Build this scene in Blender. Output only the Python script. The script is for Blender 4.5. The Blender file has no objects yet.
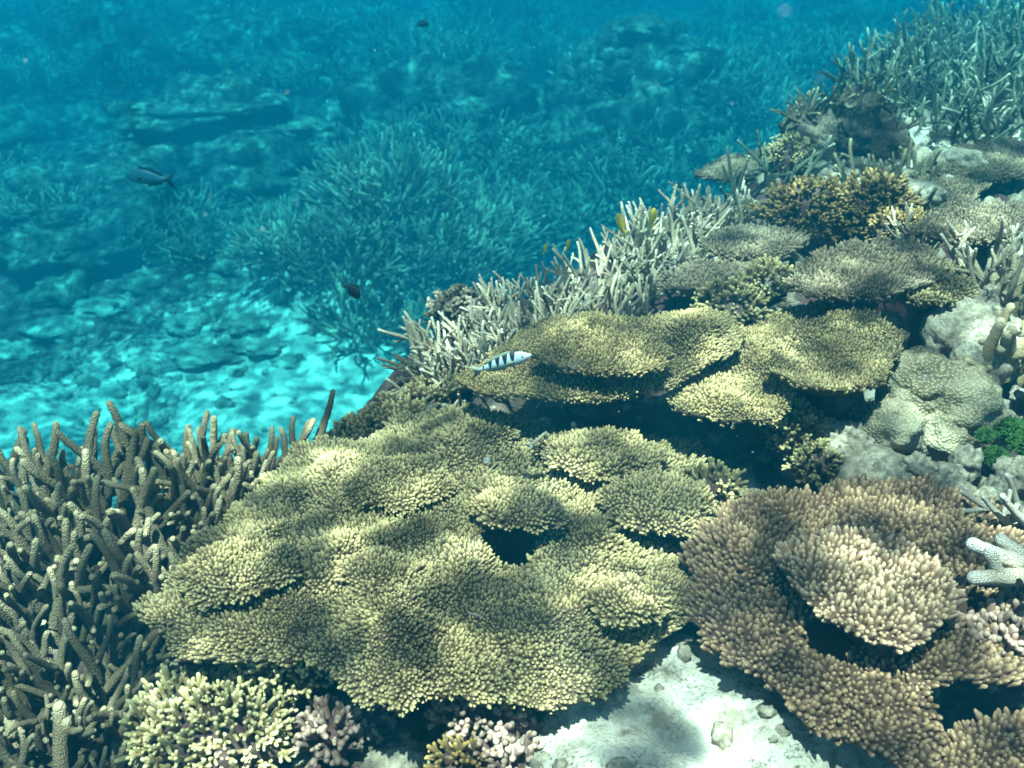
import bpy, math, random
import numpy as np
from mathutils import Vector, Matrix, Quaternion

R = math.radians
sc = bpy.context.scene
rng = np.random.default_rng(7)
random.seed(7)

# ------------------------------------------------------------------ camera
CAM_Z, PITCH, HFOV = 1.80, 30.0, 50.0
cam_d = bpy.data.cameras.new('camera')
cam = bpy.data.objects.new('camera', cam_d)
sc.collection.objects.link(cam)
cam.location = (0, 0, CAM_Z)
cam.rotation_euler = (R(90 - PITCH), 0, 0)
cam_d.angle = R(HFOV)
cam_d.clip_start, cam_d.clip_end = 0.05, 400
cam_d.dof.use_dof = True
cam_d.dof.focus_distance = 2.9
cam_d.dof.aperture_fstop = 5.0
cam_d.dof.aperture_blades = 0
sc.camera = cam

# ------------------------------------------------------------------ sky, sun, exposure
SUN_EL, SUN_AZ = 72.0, 200.0            # azimuth clockwise from +Y
w = bpy.data.worlds.new('World'); sc.world = w; w.use_nodes = True
wn = w.node_tree.nodes; wl = w.node_tree.links
sky = wn.new('ShaderNodeTexSky'); sky.sky_type = 'NISHITA'; sky.sun_disc = False
sky.sun_elevation = R(SUN_EL); sky.sun_rotation = R(SUN_AZ)
bg = wn['Background']; bg.inputs['Strength'].default_value = 0.055
wl.new(sky.outputs['Color'], bg.inputs['Color'])
sun_d = bpy.data.lights.new('sun', 'SUN'); sun_d.energy = 5.0; sun_d.angle = R(0.6)
sun_d.color = (1.0, 0.94, 0.86)
sun = bpy.data.objects.new('sun', sun_d); sc.collection.objects.link(sun)
sv = Vector((math.cos(R(SUN_EL)) * math.sin(R(SUN_AZ)), math.cos(R(SUN_EL)) * math.cos(R(SUN_AZ)), math.sin(R(SUN_EL))))
sun.rotation_euler = sv.to_track_quat('Z', 'Y').to_euler()
sun.location = (3, 4, 9)
vs = sc.view_settings
vs.view_transform = 'Standard'; vs.look = 'None'; vs.gamma = 1.0; vs.use_curve_mapping = False
vs.exposure = 1.2
cy = sc.cycles
cy.use_denoising = True
cy.max_bounces = 6; cy.diffuse_bounces = 3; cy.glossy_bounces = 2; cy.volume_bounces = 0
cy.transparent_max_bounces = 12; cy.transmission_bounces = 2
cy.caustics_reflective = False; cy.caustics_refractive = False
cy.filter_width = 1.7

# ------------------------------------------------------------------ pixel helpers
F = 512.0 / math.tan(R(HFOV / 2))
FW = np.array([0, math.cos(R(PITCH)), -math.sin(R(PITCH))])
UP = np.array([0, math.sin(R(PITCH)), math.cos(R(PITCH))])
CAM = np.array([0, 0, CAM_Z])

def ray(px, py):
    return FW + np.array([1.0, 0, 0]) * ((px - 512) / F) + UP * ((384 - py) / F)

def on_z(px, py, z):
    d = ray(px, py); t = (z - CAM_Z) / d[2]
    return CAM + d * t

def at_depth(px, py, depth):
    return CAM + ray(px, py) * depth

# ------------------------------------------------------------------ noise (numpy)
def _h(ix, iy, iz, seed):
    n = (ix * 374761393 + iy * 668265263 + iz * 1440662683 + seed * 974634777) & 0xFFFFFFFF
    n = ((n ^ (n >> 13)) * 1274126177) & 0xFFFFFFFF
    n = ((n ^ (n >> 16)) * 2246822519) & 0xFFFFFFFF
    return ((n ^ (n >> 15)) & 0xFFFFFF) / float(0xFFFFFF)

def vnoise(x, y, z=None, seed=0):
    x = np.asarray(x, float); y = np.asarray(y, float)
    z = np.zeros_like(x) if z is None else np.asarray(z, float)
    fx, fy, fz = np.floor(x), np.floor(y), np.floor(z)
    ix, iy, iz = fx.astype(np.int64), fy.astype(np.int64), fz.astype(np.int64)
    u, v, t = x - fx, y - fy, z - fz
    u = u * u * (3 - 2 * u); v = v * v * (3 - 2 * v); t = t * t * (3 - 2 * t)
    o = 0
    for a in (0, 1):
        for b in (0, 1):
            for c in (0, 1):
                wgt = (u if a else 1 - u) * (v if b else 1 - v) * (t if c else 1 - t)
                o = o + wgt * _h(ix + a, iy + b, iz + c, seed)
    return o * 2 - 1

def fbm(x, y, z=None, oct=4, seed=0, gain=0.5):
    o = 0; a = 1.0; s = 1.0; tot = 0
    for k in range(oct):
        o = o + a * vnoise(np.asarray(x) * s + 17.3 * k, np.asarray(y) * s - 9.1 * k,
                           None if z is None else np.asarray(z) * s + 3.7 * k, seed + k)
        tot += a; a *= gain; s *= 2.03
    return o / tot

def sstep(a, b, x):
    t = np.clip((x - a) / (b - a), 0, 1)
    return t * t * (3 - 2 * t)

# ------------------------------------------------------------------ materials
def new_mat(name):
    m = bpy.data.materials.new(name); m.use_nodes = True
    nt = m.node_tree; b = nt.nodes['Principled BSDF']
    b.inputs['Roughness'].default_value = 0.8
    b.inputs['Specular IOR Level'].default_value = 0.12
    return m, nt, b

def _mix(nt, a, b, fac, blend='MIX'):
    n = nt.nodes.new('ShaderNodeMix'); n.data_type = 'RGBA'; n.blend_type = blend
    for idx, v in ((6, a), (7, b), (0, fac)):
        if hasattr(v, 'is_linked'): nt.links.new(v, n.inputs[idx])
        elif idx == 0: n.inputs[0].default_value = v
        else: n.inputs[idx].default_value = (*v, 1)
    return n.outputs[2]

def _math(nt, op, a, b=None, c=None):
    n = nt.nodes.new('ShaderNodeMath'); n.operation = op
    for i, v in enumerate((a, b, c)):
        if v is None: continue
        if hasattr(v, 'is_linked'): nt.links.new(v, n.inputs[i])
        else: n.inputs[i].default_value = v
    return n.outputs[0]

def _attr(nt, name):
    n = nt.nodes.new('ShaderNodeAttribute'); n.attribute_name = name
    return n.outputs['Fac']

def _noise(nt, scale, detail=4, rough=0.6, obj=True, dist=0.0):
    t = nt.nodes.new('ShaderNodeTexCoord') if obj else nt.nodes.new('ShaderNodeNewGeometry')
    n = nt.nodes.new('ShaderNodeTexNoise')
    n.inputs['Scale'].default_value = scale; n.inputs['Detail'].default_value = detail
    n.inputs['Roughness'].default_value = rough; n.inputs['Distortion'].default_value = dist
    nt.links.new(t.outputs['Object'] if obj else t.outputs['Position'], n.inputs['Vector'])
    return n.outputs['Fac']

def _ramp(nt, f, lo, hi):
    n = nt.nodes.new('ShaderNodeMapRange'); n.inputs[1].default_value = lo; n.inputs[2].default_value = hi
    n.interpolation_type = 'SMOOTHSTEP'
    nt.links.new(f, n.inputs[0]); return n.outputs[0]

def _voro(nt, scale, obj=True, feature='F1'):
    t = nt.nodes.new('ShaderNodeTexCoord') if obj else nt.nodes.new('ShaderNodeNewGeometry')
    n = nt.nodes.new('ShaderNodeTexVoronoi'); n.feature = feature
    n.inputs['Scale'].default_value = scale
    nt.links.new(t.outputs['Object'] if obj else t.outputs['Position'], n.inputs['Vector'])
    return n.outputs['Distance']

def _bump(nt, b, h, strength, dist):
    n = nt.nodes.new('ShaderNodeBump'); n.inputs['Strength'].default_value = strength
    n.inputs['Distance'].default_value = dist
    nt.links.new(h, n.inputs['Height']); nt.links.new(n.outputs[0], b.inputs['Normal'])

def coral_mat(name, base, alt, tip, patch=5.0, fine=90.0, bump=0.5, tipw=1.0, bdist=0.003, corallite=None):
    """living coral skin: two pigments in broad patches, pale growing tips, grain"""
    m, nt, b = new_mat(name)
    c = _mix(nt, base, alt, _ramp(nt, _noise(nt, patch, 3, 0.6, obj=False), 0.38, 0.62))
    tp = _math(nt, 'MULTIPLY', _attr(nt, 'tip'), tipw)
    c = _mix(nt, c, tip, tp)
    tone = _math(nt, 'MULTIPLY_ADD', _attr(nt, 'tone'), 0.7, 0.62)
    g = _math(nt, 'MULTIPLY_ADD', _noise(nt, fine, 3, 0.7), 0.7, 0.65)
    k = _math(nt, 'MULTIPLY', tone, g)
    mul = nt.nodes.new('ShaderNodeCombineColor')
    for i in range(3): nt.links.new(k, mul.inputs[i])
    c = _mix(nt, c, mul.outputs[0], 1.0, 'MULTIPLY')
    nt.links.new(c, b.inputs['Base Color'])
    h = _noise(nt, fine * 2.2, 3, 0.6) if corallite is None else _voro(nt, corallite)
    _bump(nt, b, h, bump, bdist)
    return m

def plain_mat(name, c1, c2, scale=8.0, bscale=60.0, bump=0.5, bdist=0.01, rough=0.85, obj=True):
    m, nt, b = new_mat(name)
    f = _ramp(nt, _noise(nt, scale, 5, 0.65, obj), 0.35, 0.65)
    c = _mix(nt, c1, c2, f)
    g = _ramp(nt, _noise(nt, scale * 7, 4, 0.7, obj), 0.3, 0.75)
    c = _mix(nt, tuple(v * 0.6 for v in c1), c, g)
    nt.links.new(c, b.inputs['Base Color']); b.inputs['Roughness'].default_value = rough
    _bump(nt, b, _noise(nt, bscale, 6, 0.7, obj), bump, bdist)
    return m

M = {}
M['table_olive'] = coral_mat('table_coral_olive', (0.165, 0.105, 0.045), (0.088, 0.060, 0.031), (0.47, 0.335, 0.155), 6, 120, 0.4, 0.75)
M['table_gold'] = coral_mat('table_coral_gold', (0.168, 0.105, 0.042), (0.10, 0.066, 0.031), (0.46, 0.315, 0.135), 6, 120, 0.4, 0.75)
M['table_brown'] = coral_mat('table_coral_brown', (0.15, 0.075, 0.040), (0.105, 0.056, 0.033), (0.38, 0.23, 0.125), 5, 120, 0.4, 0.75)
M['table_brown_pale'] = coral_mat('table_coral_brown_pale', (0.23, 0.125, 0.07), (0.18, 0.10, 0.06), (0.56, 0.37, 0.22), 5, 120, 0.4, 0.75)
M['table_grey'] = coral_mat('table_coral_grey', (0.15, 0.095, 0.055), (0.10, 0.07, 0.045), (0.28, 0.20, 0.12), 5, 120, 0.4, 0.7)
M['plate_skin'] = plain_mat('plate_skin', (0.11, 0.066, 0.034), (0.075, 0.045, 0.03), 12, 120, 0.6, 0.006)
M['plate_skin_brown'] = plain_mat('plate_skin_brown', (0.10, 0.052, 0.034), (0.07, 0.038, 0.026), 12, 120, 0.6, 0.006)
M['finger'] = coral_mat('finger_coral', (0.20, 0.128, 0.068), (0.14, 0.094, 0.054), (0.46, 0.32, 0.175), 3, 18, 0.6, 0.7, 0.02, corallite=55)
M['finger_pale'] = coral_mat('finger_coral_pale', (0.40, 0.27, 0.14), (0.30, 0.20, 0.11), (0.60, 0.44, 0.26), 3, 18, 0.6, 0.7, 0.02, corallite=50)
M['stag_pale'] = coral_mat('staghorn_pale', (0.66, 0.47, 0.29), (0.48, 0.35, 0.22), (0.85, 0.70, 0.50), 3, 30, 0.8, 0.8, 0.015, corallite=60)
M['stag_olive'] = coral_mat('staghorn_olive', (0.20, 0.145, 0.075), (0.13, 0.10, 0.055), (0.60, 0.46, 0.25), 3, 30, 0.8, 0.8, 0.015, corallite=60)
M['stag_slope_hazed'] = coral_mat('staghorn_slope_haze_tint', (0.17, 0.165, 0.10), (0.10, 0.105, 0.07), (0.52, 0.50, 0.34), 3, 30, 0.8, 0.8, 0.015, corallite=60)  # less red than the olive staghorn: haze tint put into the base colours
M['stag_white'] = coral_mat('staghorn_white', (0.72, 0.58, 0.46), (0.60, 0.46, 0.32), (0.85, 0.72, 0.60), 3, 30, 0.8, 0.8, 0.015, corallite=60)
M['bush_yellow'] = coral_mat('bush_coral_yellow', (0.34, 0.22, 0.085), (0.24, 0.16, 0.065), (0.66, 0.50, 0.24), 6, 90, 0.4, 0.8)
M['bush_mauve'] = coral_mat('bush_coral_mauve', (0.20, 0.105, 0.075), (0.15, 0.085, 0.065), (0.40, 0.25, 0.18), 6, 90, 0.4, 0.8)
M['bush_dark'] = coral_mat('bush_coral_dark', (0.085, 0.055, 0.035), (0.06, 0.042, 0.03), (0.20, 0.14, 0.09), 6, 90, 0.4, 0.8)
M['bush_gold'] = coral_mat('bush_coral_gold', (0.115, 0.062, 0.026), (0.085, 0.048, 0.022), (0.32, 0.185, 0.06), 6, 90, 0.4, 0.85)
M['bush_green'] = coral_mat('bush_coral_green', (0.18, 0.12, 0.05), (0.13, 0.09, 0.042), (0.38, 0.28, 0.12), 6, 90, 0.4, 0.85)
M['far_stag'] = coral_mat('far_staghorn', (0.26, 0.18, 0.11), (0.13, 0.095, 0.06), (0.55, 0.40, 0.26), 1.2, 20, 0.3, 0.8)
M['far_rock'] = plain_mat('far_rock', (0.05, 0.04, 0.032), (0.42, 0.33, 0.22), 1.6, 9, 0.9, 0.08, obj=False)
M['rock'] = plain_mat('reef_rock', (0.10, 0.042, 0.04), (0.26, 0.18, 0.13), 6, 40, 0.9, 0.03, obj=False)
M['outcrop'] = plain_mat('outcrop', (0.07, 0.05, 0.04), (0.30, 0.22, 0.14), 9, 40, 1.0, 0.05, obj=False)
M['far_crust'] = plain_mat('far_crust', (0.22, 0.17, 0.12), (0.62, 0.50, 0.34), 2.5, 10, 1.0, 0.12, obj=False)
M['pale_rubble'] = plain_mat('pale_rubble', (0.30, 0.24, 0.17), (0.66, 0.56, 0.42), 3, 12, 0.8, 0.06, obj=False)
M['pale_rock'] = plain_mat('pale_dead_coral', (0.30, 0.22, 0.15), (0.66, 0.54, 0.38), 7, 50, 0.9, 0.02, obj=False)

def massive_mat():
    m, nt, b = new_mat('massive_coral')
    c = _mix(nt, (0.14, 0.10, 0.055), (0.30, 0.23, 0.15), _ramp(nt, _noise(nt, 6, 4, 0.6, False), 0.35, 0.65))
    v = _ramp(nt, _voro(nt, 120, False), 0.15, 0.6)
    c = _mix(nt, (0.42, 0.31, 0.17), c, v)
    nt.links.new(c, b.inputs['Base Color'])
    inv = _math(nt, 'SUBTRACT', 1.0, _voro(nt, 120, False))
    _bump(nt, b, inv, 0.8, 0.006)
    return m
M['massive'] = massive_mat()

def seabed_mat():
    m, nt, b = new_mat('seabed')
    rock = _mix(nt, (0.095, 0.040, 0.038), (0.24, 0.17, 0.115), _ramp(nt, _noise(nt, 7, 6, 0.7, False), 0.42, 0.68))
    sand = _mix(nt, (0.42, 0.32, 0.22), (0.86, 0.72, 0.55), _ramp(nt, _noise(nt, 13, 6, 0.72, False), 0.32, 0.54))
    speck = _math(nt, 'MULTIPLY', _ramp(nt, _noise(nt, 95, 4, 0.7, False), 0.52, 0.60), _ramp(nt, _noise(nt, 8, 3, 0.6, False), 0.40, 0.60))
    sand = _mix(nt, sand, (0.16, 0.12, 0.09), _math(nt, 'MULTIPLY', speck, 0.8))
    s = _attr(nt, 'sand')
    n = _noise(nt, 11, 5, 0.7, False)
    f = _ramp(nt, _math(nt, 'ADD', s, _math(nt, 'MULTIPLY_ADD', n, 0.9, -0.45)), 0.38, 0.62)
    nt.links.new(_mix(nt, rock, sand, f), b.inputs['Base Color'])
    b.inputs['Roughness'].default_value = 0.9
    _bump(nt, b, _noise(nt, 45, 6, 0.75, False), 1.0, 0.035)
    return m
M['seabed'] = seabed_mat()

# ------------------------------------------------------------------ mesh helpers
def make_mesh(name, V, faces, mat, attrs=None, smooth=True):
    """V (n,3); faces: list of int arrays (m,3) or (m,4)"""
    me = bpy.data.meshes.new(name)
    faces = [f for f in faces if len(f)]
    nl = sum(f.size for f in faces); nf = sum(len(f) for f in faces)
    me.vertices.add(len(V)); me.loops.add(nl); me.polygons.add(nf)
    me.vertices.foreach_set('co', np.ascontiguousarray(V, dtype=np.float32).ravel())
    me.loops.foreach_set('vertex_index', np.concatenate([f.ravel() for f in faces]).astype(np.int32))
    st = []; o = 0
    for f in faces:
        k = f.shape[1]; st.append(o + np.arange(len(f)) * k); o += f.size
    me.polygons.foreach_set('loop_start', np.concatenate(st).astype(np.int32))
    if smooth: me.polygons.foreach_set('use_smooth', np.ones(nf, dtype=bool))
    for k, a in (attrs or {}).items():
        at = me.attributes.new(k, 'FLOAT', 'POINT')
        at.data.foreach_set('value', np.ascontiguousarray(a, dtype=np.float32))
    me.update(calc_edges=True); me.validate()
    if mat: me.materials.append(M[mat] if isinstance(mat, str) else mat)
    return me

COL = sc.collection
def put(name, me, parent=None, loc=None, mat4=None):
    o = bpy.data.objects.new(name, me); COL.objects.link(o)
    if parent: o.parent = parent
    if mat4 is not None: o.matrix_basis = mat4
    elif loc is not None: o.location = loc
    return o

def tag(o, label=None, cat=None, group=None, kind=None):
    if label: o['label'] = label
    if cat: o['category'] = cat
    if group: o['group'] = group
    if kind: o['kind'] = kind
    return o

def thing(name, label, cat, loc, group=None):
    e = bpy.data.objects.new(name, None); e.empty_display_size = 0.1
    COL.objects.link(e); e.location = loc
    return tag(e, label, cat, group)

def tube(path, radii, sides=8, rough=0.0, seed=0, cap=True):
    """tube along path (k,3), rounded tip at the end; returns V, quads, tris, along(0..1)"""
    path = np.asarray(path, float); radii = np.asarray(radii, float); k = len(path)
    tan = np.gradient(path, axis=0); tan /= np.linalg.norm(tan, axis=1)[:, None] + 1e-9
    ref = np.array([0.31, 0.77, 0.11]); ref /= np.linalg.norm(ref)
    a = np.cross(tan, ref); a /= np.linalg.norm(a, axis=1)[:, None] + 1e-9
    b = np.cross(tan, a)
    th = np.arange(sides) * 2 * np.pi / sides
    rr = radii[:, None] * np.ones(sides)
    if rough:
        r2 = np.random.default_rng(seed); rr = rr * (1 + rough * r2.uniform(-1, 1, rr.shape))
    V = path[:, None, :] + rr[..., None] * (np.cos(th)[None, :, None] * a[:, None, :] + np.sin(th)[None, :, None] * b[:, None, :])
    V = V.reshape(-1, 3)
    i = np.arange(k - 1)[:, None] * sides; j = np.arange(sides)[None, :]; jn = (j + 1) % sides
    Q = np.stack([i + j, i + jn, i + sides + jn, i + sides + j], -1).reshape(-1, 4)
    al = np.repeat(np.linspace(0, 1, k), sides)
    V = np.vstack([V, path[-1] + tan[-1] * radii[-1] * 0.6]); t = len(V) - 1
    jj = np.arange(sides); T = np.stack([(k - 1) * sides + jj, (k - 1) * sides + (jj + 1) % sides, np.full(sides, t)], -1)
    return V, Q, T, np.append(al, 1.0)

def merge(parts):
    Vs, Qs, Ts, As = [], [], [], []; o = 0
    for V, Q, T, A in parts:
        Vs.append(V); Qs.append(Q + o); Ts.append(T + o); As.append(A); o += len(V)
    return np.vstack(Vs), np.vstack(Qs), np.vstack(Ts), np.concatenate(As)

def limb(base, d, L, r0, r1, bend, sides, rings, rough, seed):
    r2 = np.random.default_rng(seed)
    d = np.asarray(d, float); d /= np.linalg.norm(d)
    s = np.linspace(0, 1, rings)
    b = r2.normal(size=3); b -= d * b.dot(d); b /= np.linalg.norm(b)
    c = r2.normal(size=3); c -= d * c.dot(d); c /= np.linalg.norm(c)
    P = np.asarray(base)[None] + d[None] * (s * L)[:, None] + b[None] * (bend * L * s ** 2)[:, None] + c[None] * (0.25 * bend * L * np.sin(s * 5))[:, None]
    rad = r0 + (r1 - r0) * s
    # rounded tip
    P = np.vstack([P, P[-1] + (P[-1] - P[-2]) / np.linalg.norm(P[-1] - P[-2]) * r1 * 0.55])
    rad = np.append(rad, r1 * 0.72)
    return tube(P, rad, sides, rough, seed), P

def branch_mesh(name, mat, L, r0, r1, bend, forks, sides, rings, rough, seed, fork_len=0.5, fork_ang=42, tone=0.5):
    r2 = np.random.default_rng(seed)
    main, P = limb((0, 0, 0), (0, 0, 1), L, r0, r1, bend, sides, rings, rough, seed)
    parts = [main]
    for k in range(forks):
        u = r2.uniform(0.25, 0.75); i = int(u * (rings - 1)); az = r2.uniform(0, 2 * np.pi); an = R(fork_ang * r2.uniform(0.7, 1.3))
        d = (math.sin(an) * math.cos(az), math.sin(an) * math.sin(az), math.cos(an))
        rr = (r0 + (r1 - r0) * u) * 0.85
        l2, _ = limb(P[i], d, L * fork_len * r2.uniform(0.6, 1.25) * (1.25 - u), rr, r1 * 0.92, bend * 1.3, sides, max(5, int(rings * 0.6)), rough, seed * 13 + k)
        parts.append(l2)
    V, Q, T, A = merge(parts)
    tip = sstep(0.72, 1.0, A)
    return make_mesh(name, V, [Q, T], mat, {'tip': tip, 'tone': np.full(len(V), tone)})

# ------------------------------------------------------------------ terrain
def _tail(px, py, z):
    return tuple(on_z(px, py, z)[:2])
CREST = np.array([(-40, 1.4), (-4, 2.4), (-1.4, 2.68), (-0.9, 2.72), (-0.62, 2.82), (-0.47, 3.1), (-0.38, 3.5), (0.1, 3.85), (0.55, 4.35),
                  _tail(755, 178, .03), _tail(850, 98, -.1), _tail(945, 10, -.45), (9, 18), (16, 26), (45, 50)], float)

def crest_d(x, y):
    x = np.asarray(x, float); y = np.asarray(y, float)
    best = np.full(x.shape, 1e9)
    for (ax, ay), (bx, by) in zip(CREST[:-1], CREST[1:]):
        dx, dy = bx - ax, by - ay
        t = np.clip(((x - ax) * dx + (y - ay) * dy) / (dx * dx + dy * dy), 0, 1)
        best = np.minimum(best, np.hypot(x - ax - t * dx, y - ay - t * dy))
    side = np.where(y < np.interp(x, CREST[:, 0], CREST[:, 1]), 1, -1)
    return best * side

MOUNDS = [(*on_z(700, 740, -.14)[:2], .40, .185)]
LOWM = [(*on_z(385, 300, -5.9)[:2], 1.7, 1.6), (*on_z(210, 180, -5.6)[:2], 2.6, .8), (*on_z(640, 150, -5.6)[:2], 2.6, .8), (*on_z(60, 240, -5.8)[:2], 1.8, .8), (*on_z(470, 180, -5.8)[:2], 2.2, .7), (*on_z(420, 110, -5.5)[:2], 3, .7)]
def ground(x, y, fine=True):
    x = np.asarray(x, float); y = np.asarray(y, float)
    d = crest_d(x, y)
    top = np.interp(y, [0, 2.0, 2.5, 3.0, 4, 5, 6, 7, 9, 20, 60], [-.36, -.32, -.22, -.06, .0, .0, -.1, -.25, -.55, -1.9, -3.0])
    top = top + 0.08 * np.clip(x - 0.7, 0, 3.0)
    top = top - 0.10 * sstep(-0.5, -1.1, x) * sstep(3.0, 2.4, y)
    top = top + 0.10 * fbm(x * 2.2, y * 2.2, oct=2, seed=5) * sstep(1.8, 2.8, y)
    low = -5.9 + 0.28 * fbm(x * 0.55, y * 0.55, oct=3, seed=11) + 1.6 * np.clip(fbm(x * 0.14 + 4, y * 0.14, oct=2, seed=15), 0, 1) * sstep(13, 20, y)
    for (mx, my, mr, mh) in LOWM:
        low = low + mh * np.exp(-((x - mx) ** 2 + (y - my) ** 2) / (mr * mr))
    low = low + 0.03 * np.clip(y - 18, 0, 40)
    for (mx, my, mr, mh) in MOUNDS:
        top = top + mh * np.exp(-(((x - mx) ** 2 + (y - my) ** 2) / (mr * mr)) ** 4)
    f = sstep(-2.8, 0.10, d) ** 1.9
    z = low + (top - low) * f
    if fine:
        near = sstep(12, 5, np.hypot(x, y))
        a = 0.5 + 0.5 * sstep(1.9, 2.6, y)
        z = z + (0.055 * fbm(x * 6, y * 6, oct=4, seed=21) * a + 0.012 * fbm(x * 28, y * 28, oct=2, seed=25)) * (0.35 + 0.65 * near)
        md = 0
        for (mx, my, mr, mh) in MOUNDS: md = np.maximum(md, np.exp(-((x - mx) ** 2 + (y - my) ** 2) / (mr * mr * 1.3)))
        z = z + md * (0.05 * fbm(x * 9, y * 9, oct=4, seed=61, gain=.55) - 0.022 * np.clip(fbm(x * 24, y * 24, oct=2, seed=63), 0.1, 1))
        z = z + 0.10 * fbm(x * 1.6, y * 1.6, oct=4, seed=31) * (1 - near)
    return z

XS = np.concatenate([np.linspace(-45, -14, 34)[:-1], np.linspace(-14, -2.2, 120)[:-1], np.linspace(-2.2, 3.2, 320)[:-1], np.linspace(3.2, 18, 120)[:-1], np.linspace(18, 45, 28)])
YS = np.concatenate([np.linspace(-4, 0.9, 25)[:-1], np.linspace(0.9, 2.6, 150)[:-1], np.linspace(2.6, 6.5, 190)[:-1], np.linspace(6.5, 34, 240)[:-1], np.linspace(34, 62, 30)])
GX0, GY0 = np.meshgrid(XS, YS)
GZ0 = ground(GX0, GY0)
def GG(x, y):
    """height of the built seabed (bilinear in its grid)"""
    x = np.clip(np.asarray(x, float), -44.9, 44.9); y = np.clip(np.asarray(y, float), -3.9, 61.9)
    i = np.clip(np.searchsorted(XS, x) - 1, 0, len(XS) - 2); j = np.clip(np.searchsorted(YS, y) - 1, 0, len(YS) - 2)
    u = (x - XS[i]) / (XS[i + 1] - XS[i]); v = (y - YS[j]) / (YS[j + 1] - YS[j])
    return (GZ0[j, i] * (1 - u) + GZ0[j, i + 1] * u) * (1 - v) + (GZ0[j + 1, i] * (1 - u) + GZ0[j + 1, i + 1] * u) * v

def G(x, y):
    return float(GG(x, y))

def hit(px, py):
    d = ray(px, py); t = np.concatenate([np.arange(0.8, 8, 0.02), np.arange(8, 60, 0.08)])
    P = CAM[None] + d[None] * t[:, None]
    below = P[:, 2] < GG(P[:, 0], P[:, 1])
    i = int(np.argmax(below)) if below.any() else len(t) - 1
    return P[i]

def spot(p, r, hgt=1.0):
    return (p[0], p[1], r, hgt)

def build_seabed():
    xs, ys, X, Y, Z = XS, YS, GX0, GY0, GZ0
    D = crest_d(X, Y)
    sand = np.zeros_like(X)
    spots = [spot(on_z(650, 700, -.15), .24, 1.2), spot(on_z(740, 745, -.15), .26, 1.2), spot(on_z(590, 750, -.2), .18, 1.1), spot(on_z(690, 640, -.15), .14, 1.1), spot(on_z(850, 760, -.2), .2, .9), spot(on_z(700, 740, -.14), .34, 1.3),
             spot(on_z(340, 395, -5.9), 1.9, 1.3), spot(on_z(290, 415, -5.9), 1.7, 1.3), spot(on_z(220, 360, -5.9), 2.4, .62), spot(on_z(100, 390, -5.9), 2.2, .6), spot(on_z(230, 330, -5.9), 1.8, .58), spot(on_z(20, 420, -5.9), 1.7, .65),
             spot(on_z(60, 250, -5.9), 1.1, .7), spot(hit(930, 195), .2, .9), spot(hit(960, 330), .15, .9), spot(hit(1000, 160), .2, .9), spot(hit(870, 470), .15, .8)]
    for (cx, cy, r, hh) in spots:
        sand = np.maximum(sand, (hh if cy < 5 else hh * sstep(-1.2, -2.2, D)) * np.exp(-((X - cx) ** 2 + (Y - cy) ** 2) / (r * r)))
    rub = (X > .6) & (D > 0) & (Y > 2.6)
    sand = np.where(rub, np.maximum(sand, .42 + .5 * fbm(X * 2.5, Y * 2.5, oct=3, seed=43)), sand)
    far = (D < -1.5)
    sand = np.where(far, np.maximum(sand, 0.28 + 0.35 * fbm(X * 0.5, Y * 0.5, oct=3, seed=41)), sand)
    nx, ny = len(xs), len(ys)
    i = np.arange(ny - 1)[:, None] * nx + np.arange(nx - 1)[None]
    Q = np.stack([i, i + 1, i + nx + 1, i + nx], -1).reshape(-1, 4)
    me = make_mesh('seabed', np.stack([X, Y, Z], -1).reshape(-1, 3), [Q], 'seabed', {'sand': np.clip(sand, 0, 1).ravel()})
    tag(put('seabed', me), 'reef seabed of dark rock with pale sand patches', 'seabed', kind='structure')
build_seabed()

# ------------------------------------------------------------------ branchlet (nub) templates
def nub_template(sides, prof, seed, bend=0.12):
    r2 = np.random.default_rng(seed)
    th = np.arange(sides) * 2 * np.pi / sides + r2.uniform(0, 1)
    V = []; A = []
    bx, by = r2.uniform(-bend, bend, 2)
    for z, r in prof[:-1]:
        rr = r * (1 + r2.uniform(-.12, .12, sides))
        zc = max(z, 0)
        V.append(np.stack([np.cos(th) * rr + bx * zc * zc, np.sin(th) * rr + by * zc * zc, np.full(sides, z)], -1)); A += [max(0, z)] * sides
    V = np.vstack(V + [np.array([[bx, by, prof[-1][0]]])]); A.append(1.0)
    k = len(prof) - 1
    i = np.arange(k - 1)[:, None] * sides; j = np.arange(sides)[None]; jn = (j + 1) % sides
    Q = np.stack([i + j, i + jn, i + sides + jn, i + sides + j], -1).reshape(-1, 4)
    jj = np.arange(sides); T = np.stack([(k - 1) * sides + jj, (k - 1) * sides + (jj + 1) % sides, np.full(sides, len(V) - 1)], -1)
    return V, Q, T, np.array(A)

P_NEAR = [(-.35, .42), (.30, .40), (.70, .29), (.93, .15), (1.0, 0)]
P_FAR = [(-.3, .44), (.50, .36), (.88, .18), (1.0, 0)]
NUB_NEAR = [nub_template(6, P_NEAR, 100 + k) for k in range(5)]
NUB_FAR = [nub_template(5, P_FAR, 200 + k) for k in range(4)]

def frames(N):
    """rotation matrices (n,3,3) whose z column is N"""
    N = N / np.linalg.norm(N, axis=1)[:, None]
    ref = np.where(np.abs(N[:, 2:3]) < 0.9, np.array([[0, 0, 1.0]]), np.array([[1.0, 0, 0]]))
    a = np.cross(ref, N); a /= np.linalg.norm(a, axis=1)[:, None]
    b = np.cross(N, a)
    return np.stack([a, b, N], -1)

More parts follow.
